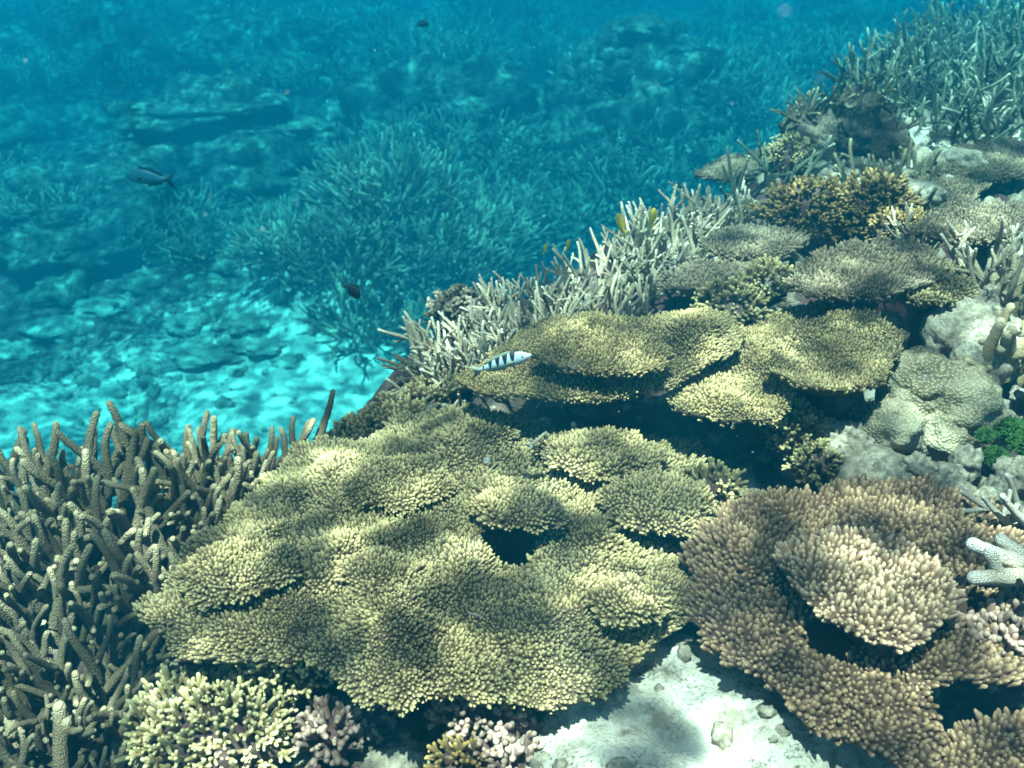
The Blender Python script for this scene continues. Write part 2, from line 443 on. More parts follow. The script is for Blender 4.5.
def nub_cloud(name, mat, P, N, W, L, tone, near=True):
    tm = NUB_NEAR if near else NUB_FAR
    Fm = frames(N); ang = rng.uniform(0, 2 * np.pi, len(P))
    ca, sa = np.cos(ang), np.sin(ang)
    a2 = Fm[:, :, 0] * ca[:, None] + Fm[:, :, 1] * sa[:, None]; b2 = np.cross(Fm[:, :, 2], a2)
    pick = rng.integers(0, len(tm), len(P))
    Vs, Qs, Ts, tips, tones = [], [], [], [], []; o = 0
    for k, (V, Q, T, A) in enumerate(tm):
        s = np.where(pick == k)[0]
        if not len(s): continue
        n = len(s); nv = len(V)
        VV = P[s][:, None] + W[s][:, None, None] * (V[None, :, 0:1] * a2[s][:, None] + V[None, :, 1:2] * b2[s][:, None]) + L[s][:, None, None] * V[None, :, 2:3] * Fm[s][:, None, :, 2]
        off = (o + np.arange(n) * nv)[:, None, None]
        Vs.append(VV.reshape(-1, 3)); Qs.append((Q[None] + off).reshape(-1, 4)); Ts.append((T[None] + off).reshape(-1, 3))
        tips.append(np.tile(sstep(.35, 1, A), n)); tones.append(np.repeat(tone[s], nv)); o += n * nv
    return make_mesh(name, np.vstack(Vs), [np.vstack(Qs), np.vstack(Ts)], mat, {'tip': np.concatenate(tips), 'tone': np.concatenate(tones)})

SINGLE = {}
def single_nub(mat, k, t):
    key = (mat, k, t)
    if key not in SINGLE:
        V, Q, T, A = NUB_NEAR[k]
        SINGLE[key] = make_mesh('branchlet', V, [Q, T], mat, {'tip': sstep(.35, 1, A), 'tone': np.full(len(V), t / 3.0)})
    return SINGLE[key]

# ------------------------------------------------------------------ table coral
def table(label, poly, z0, mat, skin='plate_skin', group=None, tilt=(0, 0), spacing=0.014, amp=0.014, wave=7.0, rim=0.0, bumps=(), singles=0,
          near=True, thick=0.025, cone=0.10, stalk=True, seed=1, length=1.4, outw=0.75, center=None, bare=0.0, stalk_r=0.16, stalk_h=None, droop=0.0, parent=None):
    r2 = np.random.default_rng(seed)
    cpx = np.mean(np.array(poly, float), axis=0) if center is None else np.array(center, float)
    C0 = on_z(cpx[0], cpx[1], z0)
    def unp(px, py):
        d = ray(px, py)
        # plane z = z0 + tx (x-cx) + ty (y-cy)
        den = d[2] - tilt[0] * d[0] - tilt[1] * d[1]
        t = (z0 - CAM_Z + tilt[0] * (0 - C0[0]) + tilt[1] * (0 - C0[1])) / den
        return CAM + d * t
    W = np.array([unp(*p)[:2] for p in poly]) - C0[:2]
    # polar radius function from polygon
    nth = 160
    th = np.linspace(-np.pi, np.pi, nth, endpoint=False)
    Rr = np.zeros(nth)
    A = W; B = np.roll(W, -1, axis=0)
    for i, t in enumerate(th):
        d = np.array([math.cos(t), math.sin(t)])
        e = B - A; den = d[0] * e[:, 1] - d[1] * e[:, 0]
        den = np.where(np.abs(den) < 1e-9, 1e-9, den)
        s = (A[:, 0] * e[:, 1] - A[:, 1] * e[:, 0]) / den
        u = (A[:, 0] * d[1] - A[:, 1] * d[0]) / den
        ok = (u >= -1e-6) & (u <= 1 + 1e-6) & (s > 0)
        Rr[i] = s[ok].max() if ok.any() else 0.1
    Rr = (Rr + np.roll(Rr, 1) + np.roll(Rr, -1)) / 3
    size = Rr.mean()
    Rr = Rr * (1 + 0.07 * vnoise(np.cos(th) * 3.1 + seed, np.sin(th) * 3.1, seed=seed) + 0.05 * vnoise(np.cos(th) * 8 + seed, np.sin(th) * 9, seed=seed + 1) + 0.03 * vnoise(np.cos(th) * 19 + seed, np.sin(th) * 19, seed=seed + 2))
    def RR(t):
        return np.interp(t, np.append(th, np.pi), np.append(Rr, Rr[0]))
    bw = [(unp(bx, by)[:2] - C0[:2], br, bh) for (bx, by, br, bh) in bumps]
    def top(x, y):
        u = np.hypot(x, y) / RR(np.arctan2(y, x))
        z = tilt[0] * x + tilt[1] * y + rim * np.clip(u, 0, 1.05) ** 3 - droop * np.clip(u, 0, 1.05) ** 6
        z = z + amp * fbm((x + C0[0]) * wave, (y + C0[1]) * wave, oct=3, seed=seed + 3, gain=0.55)
        for (c, br, bh) in bw:
            q = ((x - c[0]) ** 2 + (y - c[1]) ** 2) / (br * br)
            if bh < 0:
                z = z + bh * sstep(1.15, 0.75, np.sqrt(q) + 0.22 * vnoise(x * 22, y * 22, seed=seed + 9))
            else:
                z = z + bh * np.exp(-q)
        return z
    # plate mesh: top sheet and underside
    nr = 26
    us = np.linspace(0, 1, nr + 1)[1:] ** 0.75
    X = (us[:, None] * Rr[None]) * np.cos(th)[None]; Y = (us[:, None] * Rr[None]) * np.sin(th)[None]
    Zt = top(X, Y)
    Zb = Zt - thick * (1 - 0.55 * us[:, None] ** 6) - cone * (1 - us[:, None]) ** 1.3
    k = nr * nth
    V = np.vstack([np.stack([X, Y, Zt], -1).reshape(-1, 3), np.stack([X * 0.985, Y * 0.985, Zb], -1).reshape(-1, 3),
                   [[0, 0, float(top(np.array([1e-4]), np.array([0.]))[0])], [0, 0, float(Zb[0].mean()) - 0.01]]])
    i = np.arange(nr - 1)[:, None] * nth; j = np.arange(nth)[None]; jn = (j + 1) % nth
    Q = np.stack([i + j, i + nth + j, i + nth + jn, i + jn], -1).reshape(-1, 4)
    Qb = Q[:, ::-1] + k
    e = (nr - 1) * nth; jj = np.arange(nth); jn1 = (jj + 1) % nth
    Qe = np.stack([e + jj, e + k + jj, e + k + jn1, e + jn1], -1)
    Tt = np.stack([jj, jn1, np.full(nth, 2 * k)], -1)
    Tb = np.stack([k + jn1, k + jj, np.full(nth, 2 * k + 1)], -1)
    if parent is None:
        t = thing('table_coral', label, 'coral', (C0[0], C0[1], z0), group); off = None
    else:
        t = parent; off = Vector((C0[0], C0[1], z0)) - parent.location
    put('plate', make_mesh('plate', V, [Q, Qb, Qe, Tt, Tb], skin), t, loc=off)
    # stalk down to the seabed
    if stalk:
        gz = G(C0[0], C0[1] + 0.08) - 0.12 - z0
        if stalk_h is not None: gz = -stalk_h
        zt = float(Zb[0].mean()) + 0.0
        if gz < zt - 0.02:
            s = np.linspace(0, 1, 9)
            path = np.stack([0.02 * np.sin(s * 4 + seed), 0.08 * size * (1 - s) + 0.02 * np.cos(s * 3), gz + (zt - gz) * s], -1)
            rad = size * stalk_r * (1.25 - 0.9 * np.sin(s * np.pi) * 0.4 + 0.9 * s ** 3)
            Vs, Qs, Ts, _ = tube(path, rad, 18, 0.16, seed)
            put('stalk', make_mesh('stalk', Vs, [Qs, Ts], 'rock'), t)
    # branchlets on a jittered hexagonal lattice
    ext = Rr.max() * 1.05
    gx = np.arange(-ext, ext, spacing); gy = np.arange(-ext, ext, spacing * 0.866)
    GX, GY = np.meshgrid(gx, gy); GX = GX + (np.arange(len(gy)) % 2)[:, None] * spacing / 2
    GX = (GX + r2.normal(0, spacing * .18, GX.shape)).ravel(); GY = (GY + r2.normal(0, spacing * .18, GY.shape)).ravel()
    u = np.hypot(GX, GY) / RR(np.arctan2(GY, GX))
    keep = u < 1.0
    if bare: keep &= (fbm(GX * 9, GY * 9, oct=2, seed=seed + 5) > -1 + bare)
    GX, GY, u = GX[keep], GY[keep], u[keep]
    # extra fringe pointing outward along the rim
    ne = int(2 * np.pi * size / spacing * 1.5)
    te = r2.uniform(-np.pi, np.pi, ne); ue = r2.uniform(.965, 1.0, ne)
    GX = np.append(GX, RR(te) * ue * np.cos(te)); GY = np.append(GY, RR(te) * ue * np.sin(te)); u = np.append(u, ue)
    eps = 0.006
    Z = top(GX, GY)
    nx = -(top(GX + eps, GY) - top(GX - eps, GY)) / (2 * eps); ny = -(top(GX, GY + eps) - top(GX, GY - eps)) / (2 * eps)
    nz = np.ones_like(nx)
    N = np.stack([np.clip(nx, -1.2, 1.2), np.clip(ny, -1.2, 1.2), nz], -1); N /= np.linalg.norm(N, axis=1)[:, None]
    rad = np.stack([GX, GY, 0 * GX], -1) / (np.hypot(GX, GY)[:, None] + 1e-6)
    N = N + rad * (outw * np.clip(u, 0, 1)[:, None] ** 9 + 0.12 * u[:, None]) + r2.normal(0, .17, N.shape)
    fr = np.arange(len(u)) >= len(u) - ne
    N[fr] += rad[fr] * 0.5; Z[fr] -= r2.uniform(0, thick * .8, ne)
    sz = 1 + 0.18 * vnoise(GX * 14, GY * 14, seed=seed + 6) + r2.normal(0, .2, len(u))
    Wd = spacing * 1.2 * np.clip(sz, .6, 1.5); Ln = spacing * length * np.clip(sz + r2.normal(0, .26, len(u)), .5, 1.9)
    deep = np.zeros(len(u), bool)
    for (c, br, bh) in bw:
        if bh < 0: deep |= (np.hypot(GX - c[0], GY - c[1]) / br + .22 * vnoise(GX * 22, GY * 22, seed=seed + 9)) < 1.02
    Ln[deep] = 1e-4; Wd[deep] = 1e-4; Z[deep] -= .02
    tone = np.clip(.5 + .35 * vnoise(GX * 6, GY * 6, seed=seed + 8) + r2.normal(0, .18, len(u)), 0, 1)
    P = np.stack([GX, GY, Z], -1)
    order = np.argsort(GY - 2.0 * fr)          # those that show largest come first
    order = order[~deep[order]] if singles else order
    sel = np.zeros(len(u), bool)
    if singles:
        cand = order[:singles * 3]
        pick = r2.permutation(len(cand))[:singles]
        sel[cand[pick]] = True
        Fm = frames(N[sel])
        for q, (p, fm, wd, ln, tn) in enumerate(zip(P[sel], Fm, Wd[sel], Ln[sel], tone[sel])):
            m4 = Matrix(((fm[0, 0] * wd, fm[0, 1] * wd, fm[0, 2] * ln, p[0]), (fm[1, 0] * wd, fm[1, 1] * wd, fm[1, 2] * ln, p[1]), (fm[2, 0] * wd, fm[2, 1] * wd, fm[2, 2] * ln, p[2]), (0, 0, 0, 1)))
            put('branchlet', single_nub(mat, q % 5, int(round(tn * 3))), t, mat4=m4)
    r = ~sel
    tag(put('branchlet_cover', nub_cloud('branchlet_cover', mat, P[r], N[r], Wd[r], Ln[r], tone[r], near), t, loc=off), kind='stuff')
    return t

# ---- the great table in front
table('broad olive table coral with dark pits, widest plate over the sand',
      [(152, 600), (165, 568), (205, 535), (235, 500), (262, 470), (310, 445), (370, 425), (425, 402), (480, 398), (540, 412), (600, 425), (660, 432), (705, 445), (722, 470), (700, 520), (690, 560), (683, 600), (640, 630), (612, 680), (560, 698), (500, 690), (450, 700), (400, 700), (360, 686), (330, 668), (270, 645), (228, 657), (185, 645)],
      0.0, 'table_olive', tilt=(-.02, .05), spacing=.0098, amp=.038, wave=6.5, seed=3, singles=300, center=(440, 560), cone=.14, droop=.03,
      bumps=[(512, 540, .072, -.30), (552, 458, .05, -.25), (275, 578, .03, -.14), (500, 500, .07, .06), (450, 455, .10, .05), (345, 555, .06, .045), (245, 555, .07, .04), (640, 480, .09, .05), (400, 610, .08, .03), (560, 610, .1, .03), (330, 480, .10, .05), (600, 540, .06, .03)])
T1 = bpy.data.objects['table_coral']
for k, (poly, dz) in enumerate([
        ([(468, 502), (488, 490), (530, 486), (562, 500), (568, 518), (530, 524), (490, 522)], .075),
        ([(538, 440), (575, 428), (630, 428), (668, 444), (650, 468), (595, 476), (552, 464)], .075),
        ([(600, 490), (640, 470), (690, 474), (716, 498), (696, 532), (645, 530), (612, 512)], .06),
        ([(172, 572), (208, 546), (260, 536), (292, 548), (296, 572), (250, 592), (200, 598)], .045),
        ([(325, 476), (375, 452), (440, 456), (455, 482), (405, 504), (350, 500)], .06),
        ([(425, 420), (470, 404), (520, 416), (512, 440), (450, 446)], .07),
        ([(335, 565), (378, 545), (424, 560), (418, 588), (362, 596)], .04),
        ([(585, 590), (630, 575), (672, 585), (662, 612), (610, 620)], .04)]):
    table(None, poly, .01 + dz, 'table_olive', tilt=(.02, .10), spacing=.0098, amp=.022, wave=8, seed=300 + k, thick=.015, cone=.03, stalk=False, droop=.018, outw=.3, parent=T1)
# ---- middle tables
table('golden stepped table coral overhanging the dark cave behind the broad olive table',
      [(462, 380), (500, 394), (560, 400), (625, 396), (670, 384), (700, 372), (735, 352), (748, 330), (715, 314), (650, 320), (600, 311), (548, 320), (505, 345), (478, 362)],
      .24, 'table_gold', tilt=(.03, .09), spacing=.0088, amp=.024, wave=7, seed=13, thick=.02, cone=.12,
      bumps=[(690, 335, .09, .05), (560, 338, .06, .03)], near=False)
table('small raised golden plate growing on the stepped table coral',
      [(532, 350), (560, 368), (600, 372), (645, 372), (672, 356), (655, 336), (610, 328), (565, 332)], .315, 'table_gold', tilt=(.02, .1), spacing=.0088, amp=.018, seed=17, near=False, thick=.02, cone=.04, stalk_h=.12)
table('golden plate coral with thick pale front rim beside the round plate',
      [(666, 404), (695, 415), (735, 422), (778, 419), (790, 400), (800, 375), (825, 340), (833, 312), (800, 303), (755, 322), (705, 345), (678, 378)], .19, 'table_gold', tilt=(-.02, .12), spacing=.0088, amp=.026, seed=23, near=False, thick=.03, cone=.1, stalk_r=.2)
table('round olive plate coral with an upturned lip next to the lumpy boulder coral',
      [(763, 376), (790, 395), (835, 404), (878, 394), (886, 374), (902, 346), (872, 326), (838, 318), (800, 332), (772, 354)], .24, 'table_olive', tilt=(0, .10), spacing=.0088, amp=.02, seed=29, near=False, rim=.03, thick=.022, cone=.09, stalk_r=.14)
# ---- brown tables in the right foreground
table('large brown table coral of rounded knobs beside the white sand',
      [(690, 595), (688, 560), (705, 525), (755, 500), (830, 488), (900, 478), (965, 490), (1010, 520), (1030, 560), (1045, 610), (1060, 660), (1000, 690), (930, 690), (950, 735), (930, 775), (880, 760), (850, 735), (800, 712), (745, 670), (705, 635)],
      .02, 'table_brown', 'plate_skin_brown', tilt=(.06, .12), spacing=.0138, amp=.028, wave=6, seed=37, singles=300, center=(830, 610), length=1.3, cone=.14,
      bumps=[(970, 605, .05, -.07), (830, 640, .06, -.02), (740, 560, .1, .03)])
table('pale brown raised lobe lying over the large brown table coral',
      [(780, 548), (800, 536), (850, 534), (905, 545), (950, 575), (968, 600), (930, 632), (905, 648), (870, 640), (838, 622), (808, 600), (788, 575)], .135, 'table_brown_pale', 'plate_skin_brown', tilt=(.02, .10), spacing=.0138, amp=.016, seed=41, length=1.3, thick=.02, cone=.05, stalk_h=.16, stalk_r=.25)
table('brown knobbly plate below the dark gap at the large brown table',
      [(925, 775), (935, 738), (975, 722), (1040, 715), (1110, 730), (1120, 800), (1020, 830), (950, 815)], -.04, 'table_brown', 'plate_skin_brown', tilt=(.03, .12), spacing=.0138, amp=.016, seed=43, length=1.3, thick=.02, cone=.05, stalk_r=.25)
# ---- greyer shelves further back
def shelf(label, poly, z, seed, mat='table_grey', **kw):
    a = dict(spacing=.0112, amp=.02, wave=5, thick=.025, cone=.08, near=False, tilt=(0, .12))
    a.update(kw)
    return table(label, poly, z, mat, seed=seed, **a)
shelf('grey green shelf coral roofing the black hollow beside the pale boulders', [(785, 282), (812, 295), (850, 300), (900, 292), (935, 276), (940, 254), (905, 240), (850, 244), (805, 258)], .36, 51)
shelf('ragged olive shelf coral reaching from the hollow towards the cream staghorn', [(890, 292), (915, 302), (950, 300), (975, 288), (965, 268), (935, 258), (905, 262)], .33, 53, mat='table_olive')
shelf('thin dark brown shelf coral under the pale staghorn tips', [(700, 250), (730, 258), (785, 256), (815, 240), (790, 226), (740, 226), (710, 236)], .20, 57)
shelf('dark low shelf coral in front of the small knobby bushes', [(660, 290), (700, 286), (760, 280), (790, 268), (760, 258), (700, 262), (668, 274)], .16, 59)
shelf('flat grey coral ledge with a bleached patch near the far staghorn', [(860, 205), (905, 214), (965, 206), (985, 190), (945, 178), (890, 184)], .2, 61)
shelf('broad grey brown ledge coral at the reef slope under white rubble', [(930, 172), (980, 182), (1045, 176), (1060, 150), (1010, 138), (955, 148)], .22, 63)
shelf('grey fuzzy ledge coral above the cream staghorn clump', [(900, 232), (950, 240), (1010, 236), (1050, 220), (1020, 204), (950, 208)], .38, 67)
shelf('dim tilted table coral out over the blue channel', [(695, 176), (730, 180), (775, 168), (800, 152), (770, 146), (730, 156)], .02, 71, mat='table_grey', tilt=(.12, .02))
shelf('small green fringed plate at the foot of the pale staghorn', [(365, 420), (385, 424), (425, 412), (450, 396), (425, 386), (390, 396)], -.02, 73, mat='table_olive', spacing=.014)
shelf('lowest fringed plate on the brink beside the turquoise sand', [(318, 446), (345, 452), (388, 436), (402, 412), (372, 408), (338, 422)], -.08, 77, mat='table_olive', spacing=.014)
shelf('small olive plate tucked under the pale staghorn clump', [(405, 395), (430, 398), (470, 384), (478, 370), (445, 368), (415, 380)], .02, 79, mat='table_olive', spacing=.014)

# ------------------------------------------------------------------ branching corals
LIB = {}
def lib(key, mat, n, L, r0, r1, bend, forks, sides, rings, rough, fork_len=.5, fork_ang=42):
    LIB[key] = [branch_mesh('branch', mat, L, r0, r1, bend, forks[k % len(forks)], sides, rings, rough, 1000 + len(LIB) * 50 + k, fork_len, fork_ang, tone=(k % 5) / 4) for k in range(n)]
lib('finger', 'finger', 12, 1.0, .074, .036, .24, (1, 0, 2, 1, 3), 14, 34, .10, .42, 38)
lib('finger_pale', 'finger_pale', 8, 1.0, .10, .075, .14, (0, 1, 2), 12, 22, .07, .5, 45)
lib('pale', 'stag_pale', 10, 1.0, .054, .022, .18, (1, 2, 1, 3, 0), 8, 12, .07, .5, 42)
lib('olive', 'stag_olive', 10, 1.0, .058, .034, .16, (1, 2, 1, 3), 8, 12, .07, .5, 45)
lib('slope', 'stag_slope_hazed', 10, 1.0, .046, .018, .24, (1, 2, 1, 3), 8, 12, .07, .5, 45)
lib('white_thick', 'stag_white', 6, 1.0, .115, .075, .12, (1, 2), 12, 18, .06, .55, 50)
lib('white', 'stag_white', 6, 1.0, .065, .04, .12, (1, 2), 10, 14, .06, .5, 45)

def basis(d, L, roll, p):
    q = Vector(d).to_track_quat('Z', 'Y') @ Quaternion((0, 0, 1), roll)
    return Matrix.Translation(p) @ q.to_matrix().to_4x4() @ Matrix.Diagonal((L, L, L, 1))

def colony(label, key, pts, Lr, spread=.6, jitter=.25, group=None, name='staghorn_coral', up=1.0, lean=(0, 0), sink=.04, lift=(0, 0), minr=None):
    """pts: world base points (n,3); branches fan out from their centre"""
    pts = np.array(pts); c = pts.mean(axis=0); ext = np.linalg.norm(pts[:, :2] - c[:2], axis=1).max() + 1e-6
    t = thing(name, label, 'coral', c, group)
    for i, p in enumerate(pts):
        o = (p - c) / ext
        d = np.array([o[0] * spread + lean[0], o[1] * spread + lean[1], up]) + rng.normal(0, jitter, 3)
        if d[2] < .12: d[2] = .12 + rng.uniform(0, .2)
        q = p - c; q[2] += -sink + rng.uniform(*lift)
        put('branch', random.choice(LIB[key]), t, mat4=basis(d, rng.uniform(*Lr), rng.uniform(0, 6.28), q))
    return t

def scatter_poly(poly, n, zf, mind, seed=0, far=0):
    """n points on the ground inside a pixel polygon traced at level zf (float) or on the terrain (None)"""
    r2 = np.random.default_rng(seed); poly = np.array(poly, float)
    lo, hi = poly.min(0), poly.max(0); out = []; px_out = []
    A = poly; B = np.roll(poly, -1, 0); tries = 0
    while len(out) < n and tries < n * 60:
        tries += 1
        p = r2.uniform(lo, hi)
        c = (A[:, 1] > p[1]) != (B[:, 1] > p[1])
        xi = A[:, 0] + (p[1] - A[:, 1]) * (B[:, 0] - A[:, 0]) / (B[:, 1] - A[:, 1] + 1e-12)
        if not (np.sum(c & (p[0] < xi)) % 2): continue
        if zf is None:
            P = hit(*p)
            if far and (P[2] > -2.6 or P[1] < 8): continue
        else:
            P = on_z(p[0], p[1], zf); P[2] = G(P[0], P[1])
        if any((P[0] - q[0]) ** 2 + (P[1] - q[1]) ** 2 < mind * mind for q in out): continue
        out.append(P)
    return out

def world_scatter(x0, x1, y0, y1, n, mind, seed, fn=None):
    r2 = np.random.default_rng(seed); out = []; tries = 0
    while len(out) < n and tries < n * 80:
        tries += 1
        x, y = r2.uniform(x0, x1), r2.uniform(y0, y1)
        if fn and not fn(x, y): continue
        if any((x - q[0]) ** 2 + (y - q[1]) ** 2 < mind * mind for q in out): continue
        out.append(np.array([x, y, G(x, y)]))
    return out

# left thicket of finger staghorn: four neighbouring colonies
def left_of_table(px_edge):
    return lambda x, y: True
colony('grey brown finger staghorn thicket with tips standing against turquoise sand', 'finger',
       world_scatter(-1.62, -0.84, 2.26, 2.70, 220, .032, 1), (.19, .29), .55, .30, name='finger_staghorn_coral', lift=(.03, .16))
colony('grey finger staghorn clump poking up behind the broad olive table', 'finger',
       world_scatter(-1.0, -0.62, 2.52, 2.78, 90, .032, 2), (.15, .23), .5, .26, name='finger_staghorn_coral', lift=(.04, .16))
colony('tangled olive grey finger staghorn pressed against the rim of the broad olive table', 'finger',
       world_scatter(-1.5, -0.98, 1.98, 2.28, 140, .034, 3), (.16, .25), .7, .45, name='finger_staghorn_coral', lift=(0, .08))
colony('sprawling finger staghorn with stubby upright tips over rust coloured gaps', 'finger',
       world_scatter(-1.42, -0.84, 1.70, 2.00, 110, .038, 4), (.13, .22), .9, .45, name='finger_staghorn_coral', lift=(0, .06))
colony('thick pale yellow staghorn limbs lying low beneath the finger thicket', 'finger_pale',
       world_scatter(-1.3, -0.86, 1.60, 1.86, 22, .075, 5), (.15, .24), 1.3, .5, name='finger_staghorn_coral', up=.7)

# pale staghorn row along the drop-off
def grow(label, key, px0, px1, py0, py1, z, n, Lr, mind, seed, raised=None, **kw):
    if raised is not None:
        pts = scatter_poly([(px0, py0), (px1, py0), (px1, py1), (px0, py1)], n, raised, mind, seed)
        for p in pts: p[2] = raised
        return colony(label, key, pts, Lr, **kw)
    return colony(label, key, scatter_poly([(px0, py0), (px1, py0), (px1, py1), (px0, py1)], n, z, mind, seed), Lr, **kw)
grow('pale mint staghorn clump spreading its tips over the blue drop behind the striped fish', 'pale', 425, 500, 335, 385, .0, 85, (.13, .21), .028, 11, spread=.9, lean=(-.35, -.1), lift=(0, .05))
grow('dense pale staghorn clump growing behind the golden stepped table', 'pale', 495, 575, 300, 345, .02, 95, (.13, .20), .028, 12, spread=.7, lean=(-.1, 0), lift=(0, .06))
grow('grey green staghorn clump between the dense pale clump and the yellow fish', 'pale', 570, 645, 275, 318, .03, 85, (.13, .20), .032, 13, spread=.7, lift=(0, .06))
grow('bright staghorn clump below the two yellow fish', 'pale', 635, 700, 238, 290, .05, 85, (.15, .23), .034, 14, spread=.8, lift=(0, .06))
grow('slender pale staghorn clump at the far end of the pale row', 'pale', 695, 745, 205, 245, .06, 60, (.15, .23), .04, 15, spread=.8, lift=(0, .05))
# staghorns on the slope to the upper right
slope = [
    ('olive staghorn thicket with yellowish tips below the upper slope', 'olive', (850, 925, 150, 190), 46, (.14, .21)),
    ('sparse cream staghorn sprig standing by the yellow brown bushes', 'pale', (905, 935, 236, 256), 14, (.10, .17)),
    ('cream staghorn clump of long upright fingers over the grey ledge', 'pale', (955, 1030, 268, 300), 34, (.15, .24)),
    ('yellow olive staghorn fingers beside the pale boulders', 'finger_pale', (985, 1035, 330, 380), 18, (.14, .24)),
]
for i, (lb, key, (a, b, c, d), n, Lr) in enumerate(slope):
    grow(lb, key, a, b, c, d, .25, n, Lr, .035 if i in (1, 2) else .05, 30 + i, spread=.8, lift=(0, .04), raised={1: .30, 2: .24, 3: .14}.get(i))
k = 0
spots = [(840, 118), (880, 116), (915, 124), (955, 126), (1000, 118), (875, 92), (905, 96), (940, 100), (975, 96), (1012, 96), (895, 74), (925, 74), (955, 76), (985, 74), (1018, 74), (905, 56), (935, 54), (962, 54), (990, 52), (1020, 50), (930, 36), (955, 34), (982, 32), (1010, 30), (950, 18), (975, 16), (1000, 14), (1022, 10), (968, 2), (995, -2), (1020, -8), (860, 104), (1005, 144), (960, 146), (800, 134), (762, 194), (742, 188), (716, 202), (788, 146), (822, 112)]
for (px, py) in spots:
    p0 = hit(px, py); r = .08 * p0[1] ** .75
    n = 20 if py < 130 else 16
    pts = world_scatter(p0[0] - r, p0[0] + r, p0[1] - r * 1.3, p0[1] + r * 1.3, n, .05, 60 + k); k += 1
    pts = [p for p in pts if p[1] < np.interp(p[0], CREST[:, 0], CREST[:, 1]) + .15]
    if len(pts) < 4: continue
    colony('olive green staghorn clump on the hazy upper reef slope', 'slope', pts, (.15 + .012 * p0[1], .22 + .02 * p0[1]), .8, .55, group='staghorn clumps on the upper slope', lift=(0, .06))
# white staghorn at the right edge
p0 = on_z(1012, 600, .05)
colony('bleached white staghorn limb with blunt fingers beside the large brown table', 'white_thick', [p0 + np.array([.05, .02, 0]), p0 + np.array([.08, -.02, 0]), p0 + np.array([.07, .05, 0])], (.16, .22), .3, .2, lean=(-1.3, -.5), up=.5, sink=-.06)
p0 = on_z(1030, 535, .05)
colony('cream staghorn tuft below the bright green algae', 'white', [p0 + np.array([.05 * a, .04 * b, 0]) for a in (-1, 0, 1) for b in (0, 1)], (.14, .20), .6, .2, lean=(-.7, 0), up=.9, sink=-.02)

# ------------------------------------------------------------------ knobby bush corals
def twig_mesh(mat, seed, tips, tone):
    r2 = np.random.default_rng(seed); parts = []
    l0, P = limb((0, 0, 0), (0, 0, 1), 1.0, .15, .095, .14, 7, 7, .10, seed); parts.append(l0)
    for k in range(tips):
        az = 2 * np.pi * k / tips + r2.uniform(-.6, .6); an = R(r2.uniform(25, 50)); u = r2.uniform(.2, .65)
        l1, _ = limb(P[int(u * 6)], (math.sin(an) * math.cos(az), math.sin(an) * math.sin(az), math.cos(an)), r2.uniform(.34, .6), .12, .085, .15, 7, 5, .10, seed * 7 + k); parts.append(l1)
    V, Q, T, A = merge(parts)
    return make_mesh('branchlet', V, [Q, T], mat, {'tip': sstep(.4, 1, A), 'tone': np.full(len(V), tone)})
def knob_mesh(mat, seed, tips, tone):
    r2 = np.random.default_rng(seed); parts = []
    l0, P = limb((0, 0, 0), (0, 0, 1), .75, .22, .20, .08, 8, 6, .08, seed); parts.append(l0)
    for k in range(tips):
        az = 2 * np.pi * k / tips + r2.uniform(-.4, .4); an = R(r2.uniform(22, 48))
        l1, _ = limb((0, 0, r2.uniform(.38, .62)), (math.sin(an) * math.cos(az), math.sin(an) * math.sin(az), math.cos(an)), r2.uniform(.38, .56), .17, .135, .1, 7, 5, .08, seed * 7 + k); parts.append(l1)
    V, Q, T, A = merge(parts)
    return make_mesh('branchlet', V, [Q, T], mat, {'tip': sstep(.45, 1, A), 'tone': np.full(len(V), tone)})
KN = {m: [(knob_mesh if m in ('bush_mauve', 'bush_dark') else twig_mesh)(m, 300 + k + 17 * i, 2 + k % 4, (k % 4) / 3) for k in range(6)] for i, m in enumerate(('bush_yellow', 'bush_mauve', 'bush_gold', 'bush_green', 'bush_dark'))}

def lump_mesh(rx, ry, rz, mat, seed, nu=28, nv=16, amp=.16, freq=2.2, attrs=None, amp2=.05):
    u = np.linspace(0, 2 * np.pi, nu, endpoint=False); v = np.linspace(0, np.pi, nv + 1)[1:-1]
    U, Vv = np.meshgrid(u, v)
    X = np.sin(Vv) * np.cos(U); Y = np.sin(Vv) * np.sin(U); Z = np.cos(Vv)
    P = np.vstack([np.stack([X, Y, Z], -1).reshape(-1, 3), [[0, 0, 1.0], [0, 0, -1.0]]])
    k = 1 + amp * fbm(P[:, 0] * freq + seed * 3.1, P[:, 1] * freq, P[:, 2] * freq, 2, seed) * 1.6 + amp2 * fbm(P[:, 0] * 7 + seed, P[:, 1] * 7, P[:, 2] * 7, 3, seed + 4) * 1.6
    P = P * k[:, None] * np.array([rx, ry, rz])
    m = len(v)
    i = np.arange(m - 1)[:, None] * nu; j = np.arange(nu)[None]; jn = (j + 1) % nu
    Q = np.stack([i + j, i + nu + j, i + nu + jn, i + jn], -1).reshape(-1, 4)
    jj = np.arange(nu); t0 = m * nu
    T = np.vstack([np.stack([jj, (jj + 1) % nu, np.full(nu, t0)], -1), np.stack([(m - 1) * nu + (jj + 1) % nu, (m - 1) * nu + jj, np.full(nu, t0 + 1)], -1)])
    return make_mesh('lump', P, [Q, T], mat, attrs)

